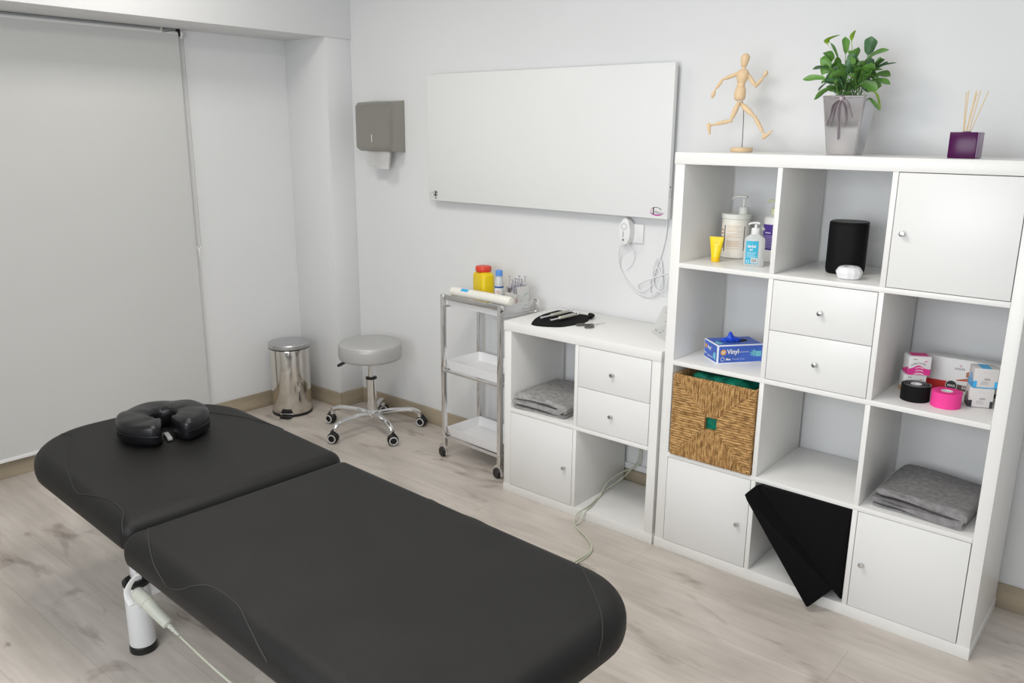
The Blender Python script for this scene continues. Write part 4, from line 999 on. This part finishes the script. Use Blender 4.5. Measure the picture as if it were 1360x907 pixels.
g_ = link('vinyl_glove', bm, MGLOVE, None, smooth=60, loc=(.182, -.330, Z2), rz=math.radians(51)); tag(g_, 'crumpled blue vinyl glove poking out of the glove carton', 'glove')

# basket with bag
c0 = TC(0, 1)
bx0, bx1, bz0, bz1 = c0[0]+.009, c0[2]-.004, Z1, Z1+.308
by0, by1 = -.392, -.050
t = thing('woven_basket', 'woven seagrass basket filling a cube at the left of the tall unit', 'basket', ((bx0+bx1)/2, (by0+by1)/2, bz0))
hw, hd, hh = (bx1-bx0)/2, (by1-by0)/2, .308
def weave_panel(w, h, hole):
    """front panel in local x (-w..w), z (0..h); strands run to the outer edges"""
    bm = B(); nx, nz = 220, 210; G = {}
    for i in range(nx+1):
        for j in range(nz+1):
            x = -w+2*w*i/nx; z = h*j/nz
            if hole and abs(x) < .023 and abs(z-h*.5) < .023: continue
            u = x/w; v = (z-h/2)/(h/2)
            per = .0092
            if abs(v) > abs(u): s = x; l = z
            else: s = z; l = x
            wob = .0012*noise.noise(Vector((s*30, l*12, 2)))
            ph = (s+wob)/per; r = abs(math.sin(PI*ph))**.6
            tw_ = .0009*math.sin((l+s*.6)*2*PI/.009+math.floor(ph)*2.1)
            e = min(w-abs(x), z, h-z); ed = min(1, e/.008)
            d = .0062*r+tw_*r
            dg = abs(abs(v)-abs(u)); d -= .0025*math.exp(-(dg/.02)**2)
            jx = .0016*noise.noise(Vector((z*60, 1, x*5))) if i in (0, nx) else 0; jz = .0016*noise.noise(Vector((x*60, 7, 0))) if j in (0, nz) else 0
            G[i, j] = bm.verts.new((x+jx, -d*1-.006*math.sqrt(ed)+.006, z+jz))
    for i in range(nx):
        for j in range(nz):
            q = [(i, j), (i+1, j), (i+1, j+1), (i, j+1)]
            if all(k in G for k in q):
                f = bm.faces.new([G[k] for k in q]); f.material_index = 0 if abs((j+.5)/nz*2-1) > abs((i+.5)/nx*2-1) else 1
    return bm
bm = weave_panel(hw, hh, True); bmesh.ops.translate(bm, verts=bm.verts[:], vec=(0, -hd, 0)); fp = link('front_panel', bm, [MBASK, MBASKH], t, smooth=80)
bm = B()
for a, b in (((-hw, -hd+.006, 0), (-.024, -hd+.014, hh-.001)), ((.024, -hd+.006, 0), (hw, -hd+.014, hh-.001)), ((-.024, -hd+.006, 0), (.024, -hd+.014, hh*.5-.024)), ((-.024, -hd+.006, hh*.5+.024), (.024, -hd+.014, hh-.001)),
             ((-hw, -hd+.01, 0), (-hw+.012, hd, hh)), ((hw-.012, -hd+.01, 0), (hw, hd, hh)), ((-hw, hd-.012, 0), (hw, hd, hh)), ((-hw, -hd+.01, 0), (hw, hd, .01))): box(bm, a, b, .002)
link('basket_walls', bm, MBASK, t)
bm = B()
P = [(-hw+.004, -hd+.006, hh-.002), (hw-.004, -hd+.006, hh-.002)]
for k in range(70):
    x = -hw+.003+2*(hw-.003)*k/69; tube(bm, [(x, -hd+.002, hh-.006), (x, -hd+.006, hh+.0005), (x, -hd+.014, hh-.004)], .0022, 6)
link('rim', bm, MBASK, t)
bm = B(); bmesh.ops.create_icosphere(bm, subdivisions=5, radius=1)
for v in bm.verts:
    c = v.co.copy(); k = 1+.10*noise.noise(c*3)+.05*abs(noise.noise(c*9))
    sx_ = math.copysign(abs(c.x)**.5, c.x); sy_ = math.copysign(abs(c.y)**.5, c.y); sz_ = math.copysign(abs(c.z)**.5, c.z)
    v.co = Vector((max(-hw+.014, min(hw-.014, sx_*(hw-.018)*k)), max(-hd+.0155, min(hd-.014, sy_*(hd-.012)*k)), max(.0105, min(.324, .012+.1515*(1+sz_*k)))))
o = link('plastic_bag', bm, MBAG, None, smooth=70, loc=((bx0+bx1)/2, (by0+by1)/2, bz0)); tag(o, 'green plastic bag stuffed inside the woven basket', 'bag')

# black wedge cushion
bm = B()
WA, WB, WC, WD = (.380, -.470, .357), (.397, -.408, .3785), (.686, -.410, .088), (.628, -.460, .0195)
def hull(pts, bev):
    h = B(); vs = [h.verts.new(p) for p in pts]; bmesh.ops.convex_hull(h, input=vs)
    bmesh.ops.delete(h, geom=[v for v in h.verts if not v.link_faces], context='VERTS')
    bmesh.ops.dissolve_limit(h, angle_limit=.06, verts=h.verts[:], edges=h.edges[:])
    bmesh.ops.bevel(h, geom=h.edges[:], offset=bev, segments=3, profile=.5, affect='EDGES'); merge(bm, h)
hull([WA, WB, WC, WD, (.690, -.30, .088), (.640, -.30, .050), (.46, -.26, .372), (.48, -.26, .3785)], .004)
hull([(.398, -.407, .378), (.684, -.409, .092), (.7125, -.384, .36), (.7125, -.386, .050), (.7125, -.10, .3785), (.7125, -.12, .046), (.50, -.384, .3785), (.50, -.20, .3785), (.70, -.36, .046), (.7125, -.38, .3785)], .004)
tag(link('wedge_cushion', bm, MBLKM, None, smooth=40), 'black wedge cushion jammed diagonally into the bottom middle cube', 'cushion')

# kinesiology tape boxes
def tape_box(label, loc, rz, colm, mode, grp='tape cartons'):
    t = thing('tape_carton', label, 'box', loc, rz, None)
    w, d, h = .066, .054, .061
    bm = B(); box(bm, (-w/2, -d/2, 0), (w/2, d/2, h), .0006); c_ = link('carton', bm, MCARD if mode == 'f' else MCARDG, t)
    y = -d/2-.0004
    if mode == 'f':
        bm = B()
        n = 20; top = [(-w/2+w*k/n, h*.34+h*.20*math.exp(-((k/n-.45)/.24)**2)) for k in range(n+1)]
        for k in range(n): bm.faces.new([bm.verts.new(p) for p in ((top[k][0], y, .001), (top[k+1][0], y, .001), (top[k+1][0], y, top[k+1][1]), (top[k][0], y, top[k][1]))])
        for k in range(6):
            a = (w/2+.0004); bm.faces.new([bm.verts.new(p) for p in ((a, -d/2+d*k/6, .001), (a, -d/2+d*(k+1)/6, .001), (a, -d/2+d*(k+1)/6, h*.34), (a, -d/2+d*k/6, h*.34))])
            bm.faces.new([bm.verts.new(p) for p in ((-a, -d/2+d*k/6, .001), (-a, -d/2+d*(k+1)/6, .001), (-a, -d/2+d*(k+1)/6, h*(.12+.05*(5-k))), (-a, -d/2+d*k/6, h*(.17+.05*(6-k))))])
        box(bm, (-w/2+.010, -d/2+.010, h), (w/2-.004, d/2-.004, h+.0004))
        bm.faces.new([bm.verts.new(p) for p in ((.010, y, .043), (.016, y, .047), (.024, y, .049), (.018, y, .044))])
        link('printed_band', bm, colm, c_, smooth=0)
        bm = B()
        for k in range(3):
            ring(bm, 0, -.012+.009*k, .022, .0024, y=y-.0003, seg=10, sx=.9, sz=.9, a0=PI*.3, a1=PI*.7)
        link('wave_lines', bm, MCARD, c_, smooth=0)
        for k, ch in enumerate('KINESIOLOGY'):
            a = PI*.80-PI*.55*k/10; text('box_text', ch, .0062, MLINE, c_, (-.002+.026*math.cos(a), y-.0003, .019+.019*math.sin(a)), (PI/2, a-PI/2 if False else 0, 0), align='CENTER')
        bm = B()
        for k in range(5): box(bm, (-.021+.0025*k, y-.0003, .050), (-.0195+.0025*k, y-.0001, .0535+.0008*(k % 2)))
        link('logo_print', bm, MGPR, c_, smooth=0)
        bm = B()
        for k in range(12): box(bm, (-.016+.0027*k, y-.0005, .0030), (-.0142+.0027*k, y-.0002, .0058))
        link('base_print', bm, MCARD, c_, smooth=0)
    else:
        bm = B()
        box(bm, (-w/2, y, .0005), (-w/2+.010, y+.0002, .022)); box(bm, (w/2-.008, y, .0005), (w/2, y+.0002, .022))
        box(bm, (-w/2, y, .0005), (w/2, y+.0002, .003 if colm == MSKY else .0015))
        n = 16
        for k in range(n):
            q0, q1 = k/n, (k+1)/n; f = lambda q: h*(.30+.42*math.exp(-((q-.5)/.25)**2))
            bm.faces.new([bm.verts.new(p) for p in ((-w/2-.0004, d/2-d*q0, .001), (-w/2-.0004, d/2-d*q1, .001), (-w/2-.0004, d/2-d*q1, f(q1)), (-w/2-.0004, d/2-d*q0, f(q0)))])
        box(bm, (-.014, -d/2, h), (.014, d/2, h+.0004))
        link('printed_band', bm, colm, c_, smooth=0)
        bm = B()
        for k in range(12): box(bm, (-.004+.0013*k, y-.0003, .026), (-.0035+.0013*k+.0004*(k % 2), y-.0001, .031))
        for k in range(4): box(bm, (-.012, y-.0003, .021-.003*k), (.006+.003*(k % 2), y-.0001, .0217-.003*k))
        for k in range(3): ring(bm, -.006+.010*k, .049, .0028, .0005, y=y-.0002, seg=3)
        link('barcode', bm, MGPR, c_, smooth=0)
        bm = B()
        for s_ in range(3):
            for k in range(8):
                q0, q1 = .3+.4*k/8, .3+.4*(k+1)/8; f = lambda q: .006+.009*s_+.010*math.exp(-((q-.5)/.15)**2)
                bm.faces.new([bm.verts.new(p) for p in ((-w/2-.0007, d/2-d*q0, f(q0)), (-w/2-.0007, d/2-d*q1, f(q1)), (-w/2-.0007, d/2-d*q1, f(q1)+.002), (-w/2-.0007, d/2-d*q0, f(q0)+.002))])
        link('wave_lines', bm, MCARD, c_, smooth=0)
    return t
kx, ky = .800, -.195
tape_box('white and tan tape carton, lower one of the left stack', (kx-.004, ky, Z2), math.radians(27), MBRN, 'f')
tape_box('white and pink tape carton, topmost of the left stack', (kx+.004, ky-.004, Z2+.0618), math.radians(31), MPINK, 'f')
rx_, ry_ = 1.000, -.205
tape_box('grey and black tape carton, lower one of the right stack', (rx_-.008, ry_-.008, Z2), math.radians(22), MLINE, 'b')
tape_box('white and light blue tape carton, topmost of the right stack', (rx_-.004, ry_-.008, Z2+.0618), math.radians(25), MSKY, 'b')
# long flat carton behind
t = thing('product_carton', 'wide white and red carton standing behind the tape cartons', 'box', (.925, -.105, Z2), math.radians(2))
bm = B(); box(bm, (-.115, -.024, 0), (.115, .024, .112), .0008); c_ = link('carton', bm, MCARD, t)
y = -.0244
bm = B(); box(bm, (-.114, y, .001), (-.045, y+.0002, .036)); plabel(link('red_band', bm, MREDP, c_, smooth=0), 'red printed band')
bm = B(); prism(bm, [(-.045, .014), (.112, .005), (.112, .018), (-.045, .034)], y-.0002, y, axis='y'); link('dark_band', bm, mat('dark_brown_print', (.12, .07, .07), .5), c_, smooth=0)
bm = B(); disc(bm, -.030, .024, .0165, y=y-.0004); link('round_badge', bm, MLINE, c_, smooth=0)
bm = B(); ring(bm, -.030, .024, .0165, .0016, y=y-.0006); link('badge_ring', bm, MCARD, c_, smooth=0)
text('box_text', 'MAX', .0105, MCARD, c_, (-.030, y-.0007, .020), align='CENTER', bold=.0003)
bm = B()
for k in range(6): box(bm, (-.025+.0048*k, y-.0004, .078), (-.0222+.0048*k, y-.0001, .084+.0012*(k > 3)))
link('logo_print', bm, MGPR, c_, smooth=0); bm = B(); ring(bm, -.010, .091, .003, .001, y=y-.0003, seg=8); link('logo_dot', bm, MREDP, c_, smooth=0)
text('box_text', 'Dispenser', .012, MCARD, c_, (.0, y-.0004, .018), (PI/2, .07, 0), bold=.0003)
bm = B(); prism(bm, [(-.020, .044), (.030, .060), (.034, .052), (-.015, .042)], y-.0003, y, axis='y'); prism(bm, [(.026+.022*math.cos(2*PI*k/12)*(1 if k % 2 else .8), .066+.013*math.sin(2*PI*k/12)) for k in range(12)], y-.0004, y-.0001, axis='y'); link('hand_picture', bm, MSKIN, c_, smooth=0)
bm = B(); prism(bm, [(-.016, .044), (.034, .050), (.034, .046), (-.016, .042)], y-.0004, y-.0001, axis='y'); link('tape_picture', bm, MREDP, c_, smooth=0)
# tape rolls
def roll(label, x, y, m, hz, coil):
    t = thing('tape_roll', label, 'tape', (x, y, Z2), 0)
    bm = B(); R_ = .042
    lathe(bm, [(.0165, 0), (R_-.001, 0), (R_, .001), (R_, hz-.001), (R_-.001, hz), (.0165, hz)], 48, cap=False); link('tape', bm, m, t)
    bm = B(); lathe(bm, [(.0125, .001), (.0125, hz+.0004), (.0165, hz+.0004), (.0165, .001)], 28, cap=False); lathe(bm, [(.001, .001), (.0125, .001)], 28, cap=False); plabel(link('core', bm, MCARD, t), 'white cardboard core')
    bm = B()
    P = [((.020+(R_-.022)*k/60*1.0)*math.cos(k*.35), (.020+(R_-.022)*k/60)*math.sin(k*.35), hz+.0002) for k in range(61)]
    tube(bm, P, .0004, 4); tube(bm, spline([(R_+.0003, -.004, hz-.001), (R_*.96, .012, hz+.0003), (R_*.80, .026, hz+.0004)], 4), .0009, 5)
    link('winding', bm, coil, t)
roll('black tape roll lying flat in front of the left tape cartons', .829, -.282, MBLKT, .050, MGPR)
roll('bright pink tape roll lying flat beside the black one', .918, -.287, MPINKT, .047, mat('dark_pink', (.6, .03, .2), .7))
